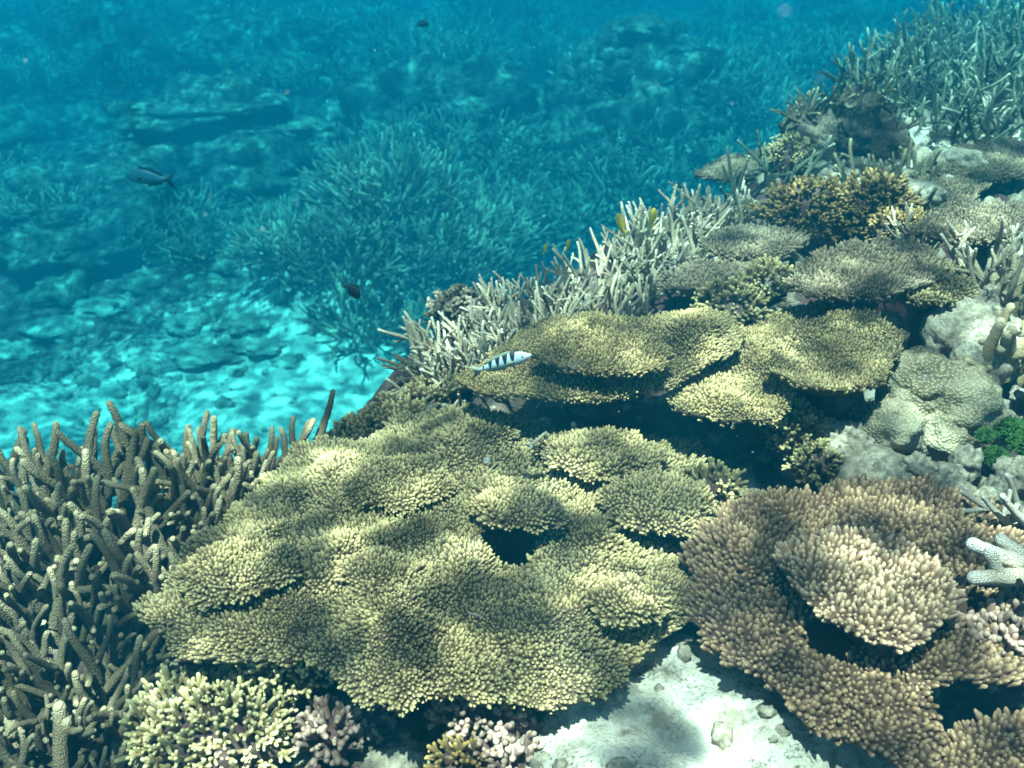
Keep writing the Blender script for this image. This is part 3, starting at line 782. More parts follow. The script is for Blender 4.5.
def bush(label, px, py, z, rx, ry, rz, mat, size, n, seed, group=None, up=.25, name='bush_coral', p=None):
    """dome covered in branching knobs that point outward"""
    r2 = np.random.default_rng(seed)
    c = on_z(px, py, z) if p is None else np.array(p)
    t = thing(name, label, 'coral', c, group)
    put('base', lump_mesh(rx * .86, ry * .86, rz * .86, 'rock', seed, 20, 12), t)
    i = np.arange(n); ph = i * 2.39996 + r2.uniform(0, 6); cz = 1 - (i + .5) / n * 1.08
    sr = np.sqrt(np.clip(1 - cz * cz, 0, 1))
    for q in range(n):
        d = np.array([sr[q] * math.cos(ph[q]), sr[q] * math.sin(ph[q]), cz[q]]) + r2.normal(0, .07, 3)
        k = 1 + .16 * math.sin(d[0] * 4.1 + seed) * math.sin(d[1] * 4.7 + seed * 2) + .08 * r2.uniform(-1, 1)
        pos = d * np.array([rx, ry, rz]) * .82 * k
        dd = d / np.array([rx, ry, rz]); dd /= np.linalg.norm(dd); dd[2] += up; dd += r2.normal(0, .12, 3)
        put('branchlet', KN[mat][int(r2.integers(0, 6))], t, mat4=basis(dd, size * r2.uniform(.75, 1.25), r2.uniform(0, 6.28), pos))
    return t

bush('brightly lit pale yellow twiggy bush coral at the foot of the finger thicket', 215, 735, -.24, .20, .14, .11, 'bush_yellow', .048, 240, 1)
bush('shaded pale twiggy bush coral hanging under the rim of the broad table', 285, 668, -.18, .13, .09, .11, 'bush_yellow', .046, 140, 2)
bush('small mauve knobby coral sprig in the dark gap under the broad table', 368, 722, -.27, .045, .04, .045, 'bush_mauve', .04, 26, 3)
bush('mauve cauliflower coral clump tucked beneath the middle of the front rim', 480, 716, -.22, .095, .07, .10, 'bush_mauve', .048, 80, 4)
bush('mauve knobby coral below the cauliflower clump', 510, 765, -.28, .09, .07, .07, 'bush_mauve', .048, 60, 5)
bush('mustard lobed coral knob at the foot of the cauliflower clump', 462, 768, -.27, .055, .05, .05, 'bush_gold', .05, 30, 6)
bush('pink brown knobby coral between the pale bush and the front gap', 330, 740, -.27, .06, .06, .06, 'bush_mauve', .045, 36, 7)
bush('yellow brown bushy coral with flaring fronds on the ridge', 806, 222, .19, .18, .13, .15, 'bush_gold', .052, 190, 8)
bush('yellow brown bushy coral with a bright fringe beside the flaring one', 872, 216, .22, .16, .12, .14, 'bush_gold', .05, 190, 9)
bush('low mustard bush coral before the flaring yellow brown bushes', 900, 236, .26, .12, .08, .07, 'bush_gold', .042, 90, 10)
bush('knobby olive bush coral above the golden plate with pale rim', 728, 312, .22, .10, .08, .07, 'bush_green', .05, 60, 11)
bush('olive bush coral hanging in the cave mouth beside the golden plate', 792, 440, .02, .07, .06, .09, 'bush_green', .05, 60, 12)
bush('small olive bush coral in front of the dark cave mouth', 820, 470, -.02, .08, .06, .06, 'bush_green', .045, 46, 13)
bush('fine twigged olive bush coral between the broad table and the brown table', 715, 500, -.02, .07, .08, .08, 'bush_green', .045, 50, 14)
bush('green brown bushy coral beside the smooth pale round rock', 765, 290, .22, .09, .07, .06, 'bush_green', .05, 46, 15)
bush('brown twiggy coral below the bleached white staghorn', 1000, 650, -.02, .08, .06, .06, 'bush_mauve', .05, 46, 16)
bush('domed green coral head standing at the edge of the channel', 789, 160, .02, .11, .10, .11, 'bush_green', .04, 90, 17, p=hit(789, 172) + np.array([0, 0, .05]))
bush('dark brown knobby coral head behind the pale staghorn clump', 462, 318, -.04, .12, .11, .10, 'bush_dark', .04, 110, 18)
bush('small olive bush coral under the round plate with the upturned lip', 868, 432, .0, .06, .05, .06, 'bush_green', .045, 36, 19)

# ------------------------------------------------------------------ massive lumpy corals and pale boulders
def lobes(name, label, items, mat, seed, cat='coral', **kw):
    c = items[0][0]
    t = thing(name, label, cat, c)
    for i, (p, rx, ry, rz) in enumerate(items):
        o = put('lobe', lump_mesh(rx, ry, rz, mat, seed + i, 48, 30, **kw), t, loc=Vector(p) - Vector(c))
        o.rotation_euler = (0, 0, rng.uniform(-.5, .5))
    return t
z = .12
lobes('boulder_coral', 'grey massive boulder coral with finely ridged lobes beside the round plate',
      [(on_z(930, 395, .10), .16, .13, .12), (on_z(893, 428, .08), .085, .08, .085), (on_z(920, 378, .16), .11, .09, .09), (on_z(965, 405, .10), .11, .10, .11), (on_z(945, 435, .02), .10, .09, .10), (on_z(985, 430, .03), .09, .08, .08)], 'massive', 5, amp=.2, freq=1.9, amp2=.07)
lobes('boulder_coral', 'pale cream boulder coral rising behind the ridged lobes', [(on_z(960, 330, .20), .12, .10, .11), (on_z(985, 358, .16), .10, .09, .10), (on_z(935, 305, .22), .09, .08, .08)], 'pale_rock', 15, amp=.14)
lobes('spotted_coral', 'small dark spotted coral knob inside the black hollow', [(on_z(886, 326, .16), .045, .04, .05)], 'massive', 25, amp=.1)
lobes('brown_coral', 'rounded brown coral knob in the back of the black hollow', [(on_z(918, 324, .14), .05, .05, .05)], 'pale_rock', 27, amp=.15)
lobes('dead_coral_rock', 'smooth pale round rock beside the green brown bush', [(on_z(772, 286, .24), .05, .045, .04), (on_z(752, 292, .22), .035, .03, .03)], 'pale_rock', 31, cat='rock', amp=.06)
lobes('dead_coral_rock', 'whitish rubble rock at the rear of the large brown table', [(on_z(870, 468, .02), .10, .06, .06), (on_z(905, 482, .02), .08, .06, .05), (on_z(845, 448, .03), .07, .06, .06)], 'pale_rock', 35, cat='rock', amp=.2)
lobes('dead_coral_rock', 'angular cream rock in front of the green algae', [(on_z(965, 465, .04), .05, .04, .06)], 'pale_rock', 41, cat='rock', amp=.25)
lobes('dead_coral_rock', 'pair of pale grey rocks beside the cream tuft', [(on_z(955, 497, .04), .05, .045, .05), (on_z(985, 505, .03), .06, .05, .05)], 'pale_rock', 45, cat='rock', amp=.2)
lobes('dead_coral_rock', 'two smooth brown knobs at the foot of the finger staghorn', [(on_z(192, 700, -.22), .045, .04, .05), (on_z(160, 705, -.22), .03, .03, .04)], 'rock', 47, cat='rock', amp=.06)
lobes('dead_coral_rock', 'pale rock lit below the front gap of the broad table', [(on_z(395, 765, -.33), .10, .06, .05)], 'pale_rock', 49, cat='rock', amp=.2)
lobes('dead_coral_rock', 'bleached white rock patch on the far grey ledge', [(on_z(915, 192, .22), .13, .09, .05)], 'pale_rock', 55, cat='rock', amp=.2)
lobes('dead_coral_rock', 'white lit rock under the upper slope staghorn', [(on_z(960, 160, .22), .12, .08, .05)], 'pale_rock', 57, cat='rock', amp=.2)
q = hit(832, 158)
lobes('reef_outcrop', 'dark rocky outcrop at the brink beside the domed green coral', [(q + np.array([0, 0, .04]), .22, .18, .20), (q + np.array([.14, .14, .14]), .15, .14, .13), (q + np.array([-.14, .06, .12]), .10, .1, .12), (q + np.array([.24, .0, .06]), .13, .12, .12), (q + np.array([.05, -.1, .16]), .08, .07, .09)], 'outcrop', 61, cat='rock', amp=.3, amp2=.22)
for k, (dx, dy, dz) in enumerate([(-.12, .05, .22), (.12, .1, .26), (.26, .05, .16)]):
    c = q + np.array([dx, dy, dz]); r2 = np.random.default_rng(700 + k)
    colony('short olive staghorn sprig growing on top of the dark brink outcrop', 'olive', [c + np.array([*r2.uniform(-.08, .08, 2), 0]) for _ in range(12)], (.10, .17), .9, .35, group='sprigs on the brink outcrop')

lobes('dead_coral_rock', 'knobbly cream rubble pile beside the yellow olive staghorn fingers', [(on_z(1000, 330, .20), .07, .06, .05), (on_z(1018, 352, .16), .05, .05, .05), (on_z(990, 310, .2), .05, .04, .04)], 'pale_rock', 81, cat='rock', amp=.3, amp2=.15)
lobes('dead_coral_rock', 'low bleached rubble ridge running behind the pale boulder coral', [(on_z(965, 300, .24), .09, .05, .045), (on_z(935, 296, .22), .05, .04, .04), (on_z(990, 296, .24), .05, .04, .04)], 'pale_rock', 85, cat='rock', amp=.3, amp2=.15)
lobes('dead_coral_rock', 'pale broken rock between the cave mouth and the ridged boulder', [(on_z(842, 440, .05), .06, .05, .06), (on_z(862, 452, .03), .05, .04, .04), (on_z(826, 432, .06), .035, .03, .04)], 'pale_rock', 89, cat='rock', amp=.3, amp2=.15)
lobes('dead_coral_rock', 'cream rubble chunk under the bright green algae', [(on_z(1018, 478, .05), .06, .05, .05), (on_z(1000, 490, .04), .04, .035, .035)], 'pale_rock', 93, cat='rock', amp=.3, amp2=.15)
lobes('dead_coral_rock', 'whitish rock crest rising at the back of the large brown table', [(on_z(920, 470, .06), .06, .04, .04), (on_z(945, 478, .05), .05, .04, .045)], 'pale_rock', 97, cat='rock', amp=.3, amp2=.15)

# ------------------------------------------------------------------ green algae
def algae_mat():
    m, nt, b = new_mat('green_algae')
    c = _mix(nt, (0.022, 0.055, 0.012), (0.065, 0.13, 0.025), _ramp(nt, _noise(nt, 40, 3), .35, .65))
    nt.links.new(c, b.inputs['Base Color']); return m
M['algae'] = algae_mat()
def algae(label, pts, seed):
    c = pts[0][0]; t = thing('green_algae', label, 'algae', c)
    for i, (p, r) in enumerate(pts):
        r2 = np.random.default_rng(seed + i); n = 420
        D = r2.normal(size=(n, 3)); D /= np.linalg.norm(D, axis=1)[:, None]; D[:, 2] = np.abs(D[:, 2]) * 1.1 - .25
        P = D * r * .8; N = D + r2.normal(0, .25, D.shape)
        put('tuft', lump_mesh(r * .85, r * .85, r * .75, 'algae', seed + i, 16, 10), t, loc=Vector(p) - Vector(c))
        o = put('filaments', nub_cloud('filaments', 'algae', P, N, np.full(n, r * .16), np.full(n, r * .38) * r2.uniform(.7, 1.3, n), r2.uniform(0, 1, n), False), t, loc=Vector(p) - Vector(c))
        tag(o, kind='stuff')
algae('bright green tufts of algae beside the ridged boulder coral', [(on_z(1012, 432, .08), .045), (on_z(996, 458, .06), .035), (on_z(1030, 445, .08), .05), (on_z(985, 436, .08), .026)], 70)
algae('small bright green algae leaf under the front rim next to the white sand', [(on_z(536, 731, -.24), .022)], 80)

# ------------------------------------------------------------------ filler rubble in the gaps
def rubble(name='coral_rubble', label='broken coral rubble scattered in the gaps of the reef', mat='pale_rock', far=False):
    r2 = np.random.default_rng(91); Vs, Qs, Ts = [], [], []; o = 0
    base = lump_mesh(1, 1, 1, None, 3, 9, 6, amp=.3)
    V0 = np.array([v.co[:] for v in base.vertices]); quads = np.array([p.vertices[:] for p in base.polygons if len(p.vertices) == 4]); tris = np.array([p.vertices[:] for p in base.polygons if len(p.vertices) == 3])
    n = 0
    while n < (300 if far else 2200):
        x, y = r2.uniform(-1.6, 2.9), r2.uniform(1.0, 6.2)
        if far:
            g = r2.normal(size=2); x, y = CH[0] + g[0] * 1.3, CH[1] + g[1] * 1.5
            if G(x, y) > -4.6: continue
        elif y > np.interp(x, CREST[:, 0], CREST[:, 1]) - .08: continue
        if not far and any((x - a) ** 2 + (y - b) ** 2 < (c * 1.2) ** 2 for a, b, c, _ in MOUNDS) and r2.uniform() < .55: continue
        s = (r2.uniform(.006, .026) if x < .75 or y < 2.6 else .01 + .05 * r2.uniform() ** 2) if not far else .02 + .11 * r2.uniform() ** 3; sc3 = s * r2.uniform(.6, 1.5, 3)
        q = np.array(Quaternion(r2.normal(size=4)).normalized().to_matrix())
        V = (V0 * sc3) @ q.T + np.array([x, y, G(x, y) + s * .25])
        Vs.append(V); Qs.append(quads + o); Ts.append(tris + o); o += len(V); n += 1
    bpy.data.meshes.remove(base)
    tag(put(name, make_mesh(name, np.vstack(Vs), [np.vstack(Qs), np.vstack(Ts)], mat)), label, 'rubble', kind='stuff')
CH = on_z(195, 340, -5.9)
rubble()
rubble('channel_rubble', 'pale broken coral strewn over the bright sand channel', 'pale_rubble', True)

# ------------------------------------------------------------------ far reef across the channel
def far_bush_mesh(seed, n=150, L=.30, r=.0115):
    r2 = np.random.default_rng(seed); parts = []
    for k in range(n):
        a = r2.uniform(0, 6.28); q = math.sqrt(r2.uniform(0, 1)) * .38
        b = np.array([q * math.cos(a), q * math.sin(a), r2.uniform(-.05, .12)])
        d = np.array([b[0] * 2.0, b[1] * 2.0, .8]) + r2.normal(0, .32, 3); d[2] = max(d[2], .1)
        l0, P = limb(b, d, L * r2.uniform(.6, 1.15), r, r * .6, .16, 5, 5, 0, seed * 31 + k); parts.append(l0)
        if r2.uniform() < .8:
            d2 = d / np.linalg.norm(d) + r2.normal(0, .5, 3)
            l1, _ = limb(P[2], d2, L * .45, r * .8, r * .55, .16, 5, 4, 0, seed * 37 + k); parts.append(l1)
    V, Q, T, A = merge(parts)
    return make_mesh('staghorn_bush', V, [Q, T], 'far_stag', {'tip': sstep(.5, 1, A), 'tone': np.clip(.5 + .4 * vnoise(V[:, 0] * 4, V[:, 1] * 4, seed=seed), 0, 1)})
FB = [far_bush_mesh(400 + k) for k in range(4)]
def far_bush(p, s, seed, label, group, sz=1.0):
    o = put('staghorn_bush', FB[seed % 4], None)
    o.location = (p[0], p[1], G(p[0], p[1]) - .03); o.scale = (s, s, s * sz); o.rotation_euler = (0, 0, (seed * 1.7) % 6.28)
    return tag(o, label, 'coral', group)
fb = 0
def bush_field(poly, n, mind, srange, label, group, seed):
    global fb
    r2 = np.random.default_rng(seed)
    for p in scatter_poly(poly, n, None, mind, seed, far=1):
        fb += 1
        far_bush(p, r2.uniform(*srange), fb, label, group, r2.uniform(.7, 1.1))
bush_field([(310, 235), (470, 235), (470, 335), (370, 340), (300, 290)], 30, .8, (1.7, 2.4), 'feathery staghorn bush in the domed mass beside the bright sand channel', 'staghorn bushes beside the sand channel', 1)
bush_field([(350, 150), (700, 150), (780, 190), (650, 215), (470, 265), (350, 235)], 80, .9, (1.6, 2.5), 'blue green staghorn bush carpeting the floor beyond the drop-off', 'staghorn bushes beyond the drop-off', 2)
bush_field([(600, 40), (900, 20), (840, 90), (760, 140), (640, 145)], 50, 1.2, (1.8, 2.8), 'faint staghorn bush on the blue slope below the upper reef', 'faint staghorn bushes on the far slope', 3)
bush_field([(0, 180), (300, 210), (290, 260), (0, 260)], 16, 1.3, (1.2, 2.0), 'scattered staghorn bush on the far side of the sand', 'scattered bushes past the sand', 4)
bush_field([(0, 20), (560, 20), (560, 90), (0, 90)], 40, 2.2, (2.2, 3.4), 'barely visible staghorn bush in the deep blue distance', 'bushes fading in the blue distance', 5)

def far_lobes(name, label, items, seed, cat='rock', mat='far_rock', group=None):
    """items: (px, py, rx, ry, rz) with the pixel at the foot"""
    ps = [hit(i[0], i[1]) for i in items]; c = ps[0]
    t = thing(name, label, cat, c, group)
    for i, (p, it) in enumerate(zip(ps, items)):
        if len(it) > 5: p = p + np.array([0, 0, it[5]])
        it = (it[0], it[1], it[2] * 1.5, it[3] * 1.4, it[4] * 1.15)
        put('lobe', lump_mesh(it[2], it[3], it[4], mat, seed + i, 36, 22, amp=.3, amp2=.16), t, loc=Vector(p) - Vector(c) + Vector((0, 0, it[4] * .3)))
    return t
far_lobes('reef_outcrop', 'long pale topped outcrop across the channel above dark hollows', [(215, 175, 1.4, .8, .6), (300, 168, .9, .7, .45), (130, 178, .9, .7, .35), (215, 150, 1.2, .8, .85)], 110)
far_lobes('reef_outcrop', 'low outcrop at the edge of the sand with pale crusts', [(70, 250, .8, .6, .3), (20, 225, .7, .6, .35), (120, 225, .6, .5, .3)], 120)
far_lobes('reef_outcrop', 'bright rubble mound in the middle of the sand channel', [(215, 352, .42, .3, .08), (262, 345, .25, .22, .07), (165, 365, .28, .22, .06), (248, 325, .3, .22, .09), (190, 325, .25, .22, .07), (290, 360, .18, .16, .05)], 130, mat='pale_rubble')
far_lobes('reef_outcrop', 'dim outcrop with grey domes amid the far staghorn carpet', [(585, 150, .6, .5, .5), (640, 140, .7, .6, .65), (680, 150, .6, .5, .45)], 140)
far_lobes('reef_outcrop', 'hazy lumpy outcrop behind the grey domes', [(640, 95, .8, .7, .8), (590, 100, .6, .6, .5), (690, 100, .6, .6, .5)], 150)
far_lobes('reef_outcrop', 'deep blue outcrop fading behind the staghorn carpet', [(420, 120, 1.0, .8, .8), (480, 110, .8, .8, .6), (370, 125, .7, .7, .5)], 160)
far_lobes('reef_outcrop', 'dark hollowed outcrop next to the staghorn dome', [(270, 235, .6, .5, .4), (310, 215, .6, .5, .45), (230, 240, .5, .5, .3)], 170)
far_lobes('reef_outcrop', 'farthest outcrop dissolving into open blue water', [(120, 70, 1.6, 1.2, 1.0), (250, 60, 1.5, 1.2, .8), (40, 80, 1.0, 1, .7)], 180)
far_lobes('reef_outcrop', 'flat pale rubble heap lying beside the low outcrop', [(60, 330, .36, .26, .09), (20, 350, .3, .26, .09), (100, 310, .3, .25, .08)], 190, mat='pale_rubble')
far_lobes('table_coral', 'pale flat table coral alone in the far staghorn carpet', [(520, 138, .5, .35, .10)], 200, cat='coral', mat='pale_rock')

far_lobes('plate_coral', 'pale ragged coral crust capping the long outcrop across the channel', [(205, 165, .75, .42, .12, 1.05), (255, 160, .5, .35, .12, 1.15), (165, 170, .42, .34, .10, .85), (300, 170, .36, .3, .12, .8), (235, 170, .5, .25, .1, .75)], 210, cat='coral', mat='far_crust')
far_lobes('plate_coral', 'pale blue crust plate on the low outcrop at the sand edge', [(50, 252, .30, .22, .10, .5), (25, 245, .22, .2, .08, .55), (75, 240, .2, .16, .08, .5)], 220, cat='coral', mat='far_crust')
far_lobes('plate_coral', 'faint pale lumps crowning the hazy outcrop behind the grey domes', [(640, 96, .35, .3, .22, 1.2), (668, 100, .3, .25, .2, 1.0), (615, 102, .3, .22, .15, .9)], 230, cat='coral', mat='far_crust')
r3 = np.random.default_rng(77)
HEADS = [lump_mesh(1, 1, .6, 'far_crust', 800 + k, 26, 16, amp=.35, amp2=.2) for k in range(4)]
for k, (px, py) in enumerate([(95, 205), (180, 222), (248, 262), (110, 232), (60, 290), (145, 285), (205, 285), (330, 120), (345, 95), (470, 140), (540, 105), (575, 70), (725, 110), (700, 60), (560, 130), (655, 155), (610, 165), (30, 190), (15, 130), (90, 120), (390, 60), (450, 80), (280, 80), (760, 60), (320, 205), (240, 205)]):
    p = hit(px, py); o = put('boulder_coral', HEADS[k % 4]); sc3 = r3.uniform(.18, .42) * p[1] / 12
    o.location = p; o.scale = (sc3 * r3.uniform(.8, 1.5), sc3, sc3 * r3.uniform(.6, 1.1)); o.rotation_euler = (0, 0, r3.uniform(0, 6))
    tag(o, 'pale coral head on the hazy floor across the channel', 'coral', 'pale coral heads on the far floor')

# ------------------------------------------------------------------ fish
def fish_mat(name, kind):
    m, nt, b = new_mat(name)
    tc = nt.nodes.new('ShaderNodeTexCoord'); sp = nt.nodes.new('ShaderNodeSeparateXYZ'); nt.links.new(tc.outputs['Object'], sp.inputs[0])
    X, Z = sp.outputs[0], sp.outputs[2]
    b.inputs['Roughness'].default_value = .4; b.inputs['Specular IOR Level'].default_value = .4
    if kind == 'striped':
        c = _mix(nt, (0.13, 0.20, 0.20), (0.42, 0.54, 0.56), _ramp(nt, Z, -.09, .03))
        # six dark bars, widest at the back, ending at mid flank
        s = _math(nt, 'ADD', X, _math(nt, 'MULTIPLY', Z, -.25))
        wv = _math(nt, 'FRACT', _math(nt, 'MULTIPLY_ADD', s, 7.4, .15))
        tri = _math(nt, 'ABSOLUTE', _math(nt, 'SUBTRACT', wv, .5))
        wid = _math(nt, 'MULTIPLY_ADD', Z, 1.9, .14)
        bar = _ramp(nt, _math(nt, 'SUBTRACT', wid, tri), -.01, .04)
        zone = _math(nt, 'MULTIPLY', _ramp(nt, X, -.38, -.34), _math(nt, 'SUBTRACT', 1.0, _ramp(nt, X, .27, .30)))
        low = _ramp(nt, Z, -.035, -.01)
        f = _math(nt, 'MULTIPLY', _math(nt, 'MULTIPLY', bar, zone), low)
        c = _mix(nt, c, (0.012, 0.012, 0.018), f)
        pink = _math(nt, 'MULTIPLY', _ramp(nt, X, .28, .36), _ramp(nt, _noise(nt, 14, 2), .5, .6))
        c = _mix(nt, c, (0.50, 0.25, 0.36), pink)
    elif kind == 'yellow':
        c = _mix(nt, (0.72, 0.45, 0.02), (0.45, 0.30, 0.03), _ramp(nt, Z, -.1, .2))
    elif kind == 'parrot':
        c = _mix(nt, (0.04, 0.15, 0.19), (0.006, 0.008, 0.014), _math(nt, 'SUBTRACT', 1.0, _ramp(nt, X, -.42, -.25)))
    else:
        c = _mix(nt, (0.012, 0.012, 0.016), (0.03, 0.03, 0.04), _ramp(nt, Z, -.1, .2))
    nt.links.new(c, b.inputs['Base Color']); return m
for k in ('striped', 'yellow', 'parrot', 'black'): M['fish_' + k] = fish_mat('fish_' + k, k)
M['eye'] = plain_mat('eye', (.01, .01, .01), (.015, .015, .015), rough=.2, bump=0)
def fin_plain(name, c):
    m, nt, b = new_mat(name); b.inputs['Base Color'].default_value = (*c, 1); return m
M['fin_striped'] = fin_plain('fin_pale', (.24, .26, .18)); M['fin_yellow'] = fin_plain('fin_yellow', (.6, .42, .04)); M['fin_parrot'] = fin_plain('fin_dark', (.012, .014, .02)); M['fin_black'] = fin_plain('fin_black', (.012, .012, .016))

def fish(label, px, py, depth, L, kind, yaw, pitch=0, deep=.15, name='reef_fish', forked=.35, group=None):
    """body length 1 along x (head +x), then scaled to L metres"""
    p = at_depth(px, py, depth)
    t = thing(name, label, 'fish', p, group)
    t.rotation_euler = (0, R(-pitch), R(yaw)); t.scale = (L, L, L)
    s = np.linspace(0, 1, 20)
    x = -.42 + .92 * s
    prof = np.interp(s, [0, .08, .25, .5, .7, .85, .94, 1], [.25, .28, .62, .98, 1, .78, .48, .06])
    prof = np.convolve(np.pad(prof, 1, mode='edge'), [.25, .5, .25], 'valid')
    h = deep * prof; wdt = h * .45
    zc = .02 * np.sin(s * 3)
    ns = 14; th = np.arange(ns) * 2 * np.pi / ns
    V = np.stack([np.repeat(x, ns), (wdt[:, None] * np.sin(th)).ravel(), (zc[:, None] + h[:, None] * np.cos(th)).ravel()], -1)
    V = np.vstack([V, [[x[0] - .01, 0, 0]], [[x[-1] + .012, 0, zc[-1]]]])
    i = np.arange(19)[:, None] * ns; j = np.arange(ns)[None]; jn = (j + 1) % ns
    Q = np.stack([i + j, i + jn, i + ns + jn, i + ns + j], -1).reshape(-1, 4)
    jj = np.arange(ns); T = np.vstack([np.stack([(jj + 1) % ns, jj, np.full(ns, 20 * ns)], -1), np.stack([19 * ns + jj, 19 * ns + (jj + 1) % ns, np.full(ns, 20 * ns + 1)], -1)])
    put('body', make_mesh('body', V, [Q, T], 'fish_' + kind), t)
    def fin(nm, pts, thick=.012, loc=(0, 0, 0), rot=None):
        P = np.array(pts, float); n = len(P); c = P.mean(0)
        A = np.stack([P[:, 0], np.full(n, thick / 2), P[:, 1]], -1); B = A * np.array([1, -1, 1])
        VV = np.vstack([A, B, [[c[0], thick * .6, c[1]], [c[0], -thick * .6, c[1]]]])
        k = np.arange(n); kn = (k + 1) % n
        o = put(nm, make_mesh(nm, VV, [np.stack([k, kn, n + kn, n + k], -1), np.vstack([np.stack([kn, k, np.full(n, 2 * n)], -1), np.stack([n + k, n + kn, np.full(n, 2 * n + 1)], -1)])], 'fin_' + kind, smooth=False), t, loc=loc)
        if rot: o.rotation_euler = rot
    fin('tail_fin', [(-.40, .035), (-.50, deep * .75), (-.60, deep * .9), (-.56 + forked * .1, deep * .3), (-.55 + forked * .15, 0), (-.56 + forked * .1, -deep * .3), (-.60, -deep * .9), (-.50, -deep * .75), (-.40, -.035)])
    top = [(q, float(np.interp(q, x, h + zc))) for q in np.linspace(-.30, .20, 8)]
    fin('dorsal_fin', [(a, b - .02) for a, b in top] + [(a - .02, b + .28 * deep) for a, b in top[::-1]])
    bot = [(q, float(np.interp(q, x, zc - h))) for q in np.linspace(-.30, .02, 6)]
    fin('anal_fin', [(a - .02, b - .25 * deep) for a, b in bot] + [(a, b + .02) for a, b in bot[::-1]])
    for sgn in (-1, 1):
        wy = float(np.interp(.2, x, wdt))
        fin('pectoral_fin', [(0, .02), (-.10, .035), (-.13, 0), (-.10, -.035), (0, -.02)], loc=(.20, sgn * wy * .95, -.02), rot=(0, R(20), R(-25 * sgn)))
        wy = float(np.interp(.36, x, wdt))
        put('eye', lump_mesh(.018, .012, .018, 'eye', 3, 10, 6, amp=0, amp2=0), t, loc=(.36, sgn * wy * .86, deep * .22))
    return t

fish('pale blue fish with black back bars swimming over the golden table', 503, 363, 2.75, .150, 'striped', -6, 21, .128, name='striped_reef_fish', forked=.3)
fish('small black fish turned upright above the staghorn dome', 353, 291, 4.2, .11, 'black', 55, -50, .19, name='black_reef_fish', forked=.8)
fish('dark tailed grey green fish cruising over the far hollows', 148, 178, 7.0, .30, 'parrot', 172, 4, .17, name='dark_tailed_fish', forked=.5)
fish('tiny dark fish high over the deep blue outcrop', 423, 24, 9.0, .14, 'black', -40, 10, .2, name='black_reef_fish', forked=.7)
fish('yellow fish hovering just above the bright staghorn tips', 652, 219, 3.7, .085, 'yellow', 70, 35, .30, name='yellow_reef_fish', forked=.2, group='yellow fish over the staghorn')
fish('yellow fish hovering just above the bright staghorn tips', 621, 224, 3.7, .085, 'yellow', 110, 30, .28, name='yellow_reef_fish', forked=.2, group='yellow fish over the staghorn')
fish('tiny yellow fish in open water behind the dense pale staghorn', 545, 249, 4.0, .045, 'yellow', 70, 40, .28, name='yellow_reef_fish', forked=.2, group='tiny yellow fish behind the staghorn')
fish('tiny yellow fish in open water behind the dense pale staghorn', 568, 245, 4.0, .045, 'yellow', 60, 50, .28, name='yellow_reef_fish', forked=.2, group='tiny yellow fish behind the staghorn')

# ------------------------------------------------------------------ broken bits lying on the corals
for lb, px, py, z, yaw, L in [('thin white broken staghorn twig lying on the broad olive table', 528, 446, .115, 2.4, .085), ('short bleached coral chip lying in the middle of the broad olive table', 468, 612, .035, 1.0, .04)]:
    p = on_z(px, py, z)
    o = put('coral_fragment', LIB['white'][1]); o.location = p
    o.rotation_euler = (R(84), 0, yaw); o.scale = (L, L, L)
    tag(o, lb, 'coral fragment')

# ------------------------------------------------------------------ drifting particles
def marine_snow():
    r2 = np.random.default_rng(55); n = 200
    y = r2.uniform(.45, 3.2, n); x = r2.uniform(-.6, .6, n) * y; z = 1.8 - y * r2.uniform(.12, .7, n)
    ok = z > .5; P = np.stack([x, y, z], -1)[ok]; n = len(P)
    m, nt, b = new_mat('drifting_particle'); b.inputs['Base Color'].default_value = (.26, .40, .42, 1)
    N = r2.normal(size=(n, 3)); r = .0003 + .0011 * r2.uniform(0, 1, n) ** 2
    tag(put('drifting_particles', nub_cloud('drifting_particles', m, P, N, r * 2, r * 1.8, r2.uniform(0, 1, n), False)), 'pale specks of plankton drifting in the water', 'plankton', kind='stuff')
marine_snow()

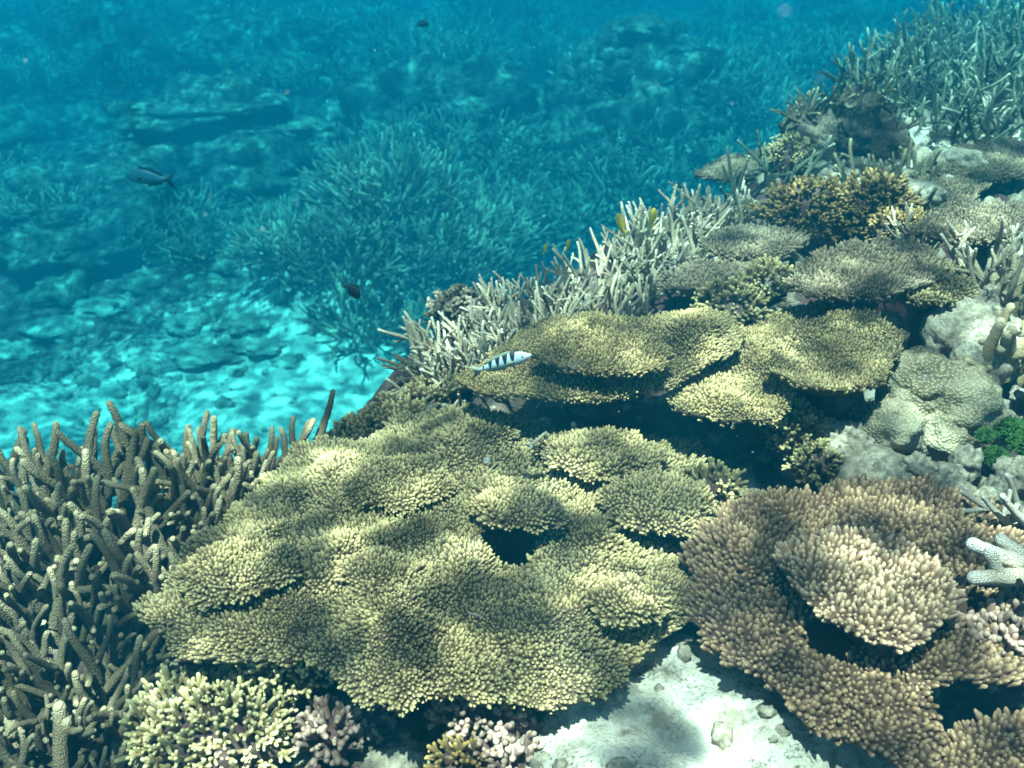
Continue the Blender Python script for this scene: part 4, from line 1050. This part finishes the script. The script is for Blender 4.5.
# ------------------------------------------------------------------ unseen water sheet added overhead: dapples painted in its colour pattern the sunlight
def dapple_water_sheet():
    xs = np.linspace(-45, 45, 91); ys = np.linspace(-6, 66, 73)
    X, Y = np.meshgrid(xs, ys); Z = 2.75 + .04 * fbm(X * .7, Y * .7, oct=3, seed=77)
    i = np.arange(72)[:, None] * 91 + np.arange(90)[None]
    Q = np.stack([i, i + 1, i + 92, i + 91], -1).reshape(-1, 4)
    m = bpy.data.materials.new('painted_dapple_water'); m.use_nodes = True; nt = m.node_tree
    nt.nodes.remove(nt.nodes['Principled BSDF']); out = nt.nodes['Material Output']
    g = nt.nodes.new('ShaderNodeNewGeometry')
    n1 = nt.nodes.new('ShaderNodeTexNoise'); n1.inputs['Scale'].default_value = 3.0; n1.inputs['Detail'].default_value = 3
    nt.links.new(g.outputs['Position'], n1.inputs['Vector'])
    vm = nt.nodes.new('ShaderNodeVectorMath'); vm.operation = 'MULTIPLY_ADD'
    nt.links.new(n1.outputs['Color'], vm.inputs[0]); vm.inputs[1].default_value = (.35, .35, .35); nt.links.new(g.outputs['Position'], vm.inputs[2])
    v = nt.nodes.new('ShaderNodeTexVoronoi'); v.feature = 'SMOOTH_F1'; v.inputs['Scale'].default_value = 5.2; v.inputs['Smoothness'].default_value = .35
    nt.links.new(vm.outputs[0], v.inputs['Vector'])
    n2 = nt.nodes.new('ShaderNodeTexNoise'); n2.inputs['Scale'].default_value = 5.0; n2.inputs['Detail'].default_value = 3
    nt.links.new(vm.outputs[0], n2.inputs['Vector'])
    a = _ramp(nt, v.outputs['Distance'], .30, .62)
    b = _ramp(nt, n2.outputs['Fac'], .36, .66)
    k = _math(nt, 'ADD', _math(nt, 'MULTIPLY_ADD', a, .8, .2), _math(nt, 'ADD', _math(nt, 'MULTIPLY', _math(nt, 'POWER', b, 1.6), 1.1), _math(nt, 'MULTIPLY', _math(nt, 'POWER', _math(nt, 'MULTIPLY', a, b), 2.5), 1.5)))  # bright and dim dapples set by transparent colour, not by the ripples
    cc = nt.nodes.new('ShaderNodeCombineColor')
    for q in range(3): nt.links.new(k, cc.inputs[q])
    tr = nt.nodes.new('ShaderNodeBsdfTransparent'); nt.links.new(cc.outputs[0], tr.inputs['Color'])
    nt.links.new(tr.outputs[0], out.inputs['Surface'])
    tag(put('dapple_water_sheet', make_mesh('dapple_water_sheet', np.stack([X, Y, Z], -1).reshape(-1, 3), [Q], m)), 'unseen water sheet with painted dapples that pattern the sunlight', 'water', kind='structure')
dapple_water_sheet()

# ------------------------------------------------------------------ sea water as haze
def haze():
    x0, x1, y0, y1, z0, z1 = -58, 58, -7, 80, -8.5, 2.2
    V = np.array([(x, y, z) for z in (z0, z1) for y in (y0, y1) for x in (x0, x1)], float)
    Q = np.array([(0, 2, 3, 1), (4, 5, 7, 6), (0, 1, 5, 4), (2, 6, 7, 3), (0, 4, 6, 2), (1, 3, 7, 5)])
    m = bpy.data.materials.new('sea_water'); m.use_nodes = True; nt = m.node_tree
    nt.nodes.remove(nt.nodes['Principled BSDF'])
    pv = nt.nodes.new('ShaderNodeVolumePrincipled')
    pv.inputs['Density'].default_value = 0.2
    pv.inputs['Color'].default_value = (0.001, 0.0705, 0.1080, 1)
    pv.inputs['Absorption Color'].default_value = (0.0442, 0.6467, 0.7794, 1)
    pv.inputs['Anisotropy'].default_value = 0.2
    nt.links.new(pv.outputs[0], nt.nodes['Material Output'].inputs['Volume'])
    m.cycles.homogeneous_volume = True
    tag(put('haze', make_mesh('haze', V, [Q], m, smooth=False)), 'clear blue sea water filling the scene', 'water', kind='stuff')
haze()
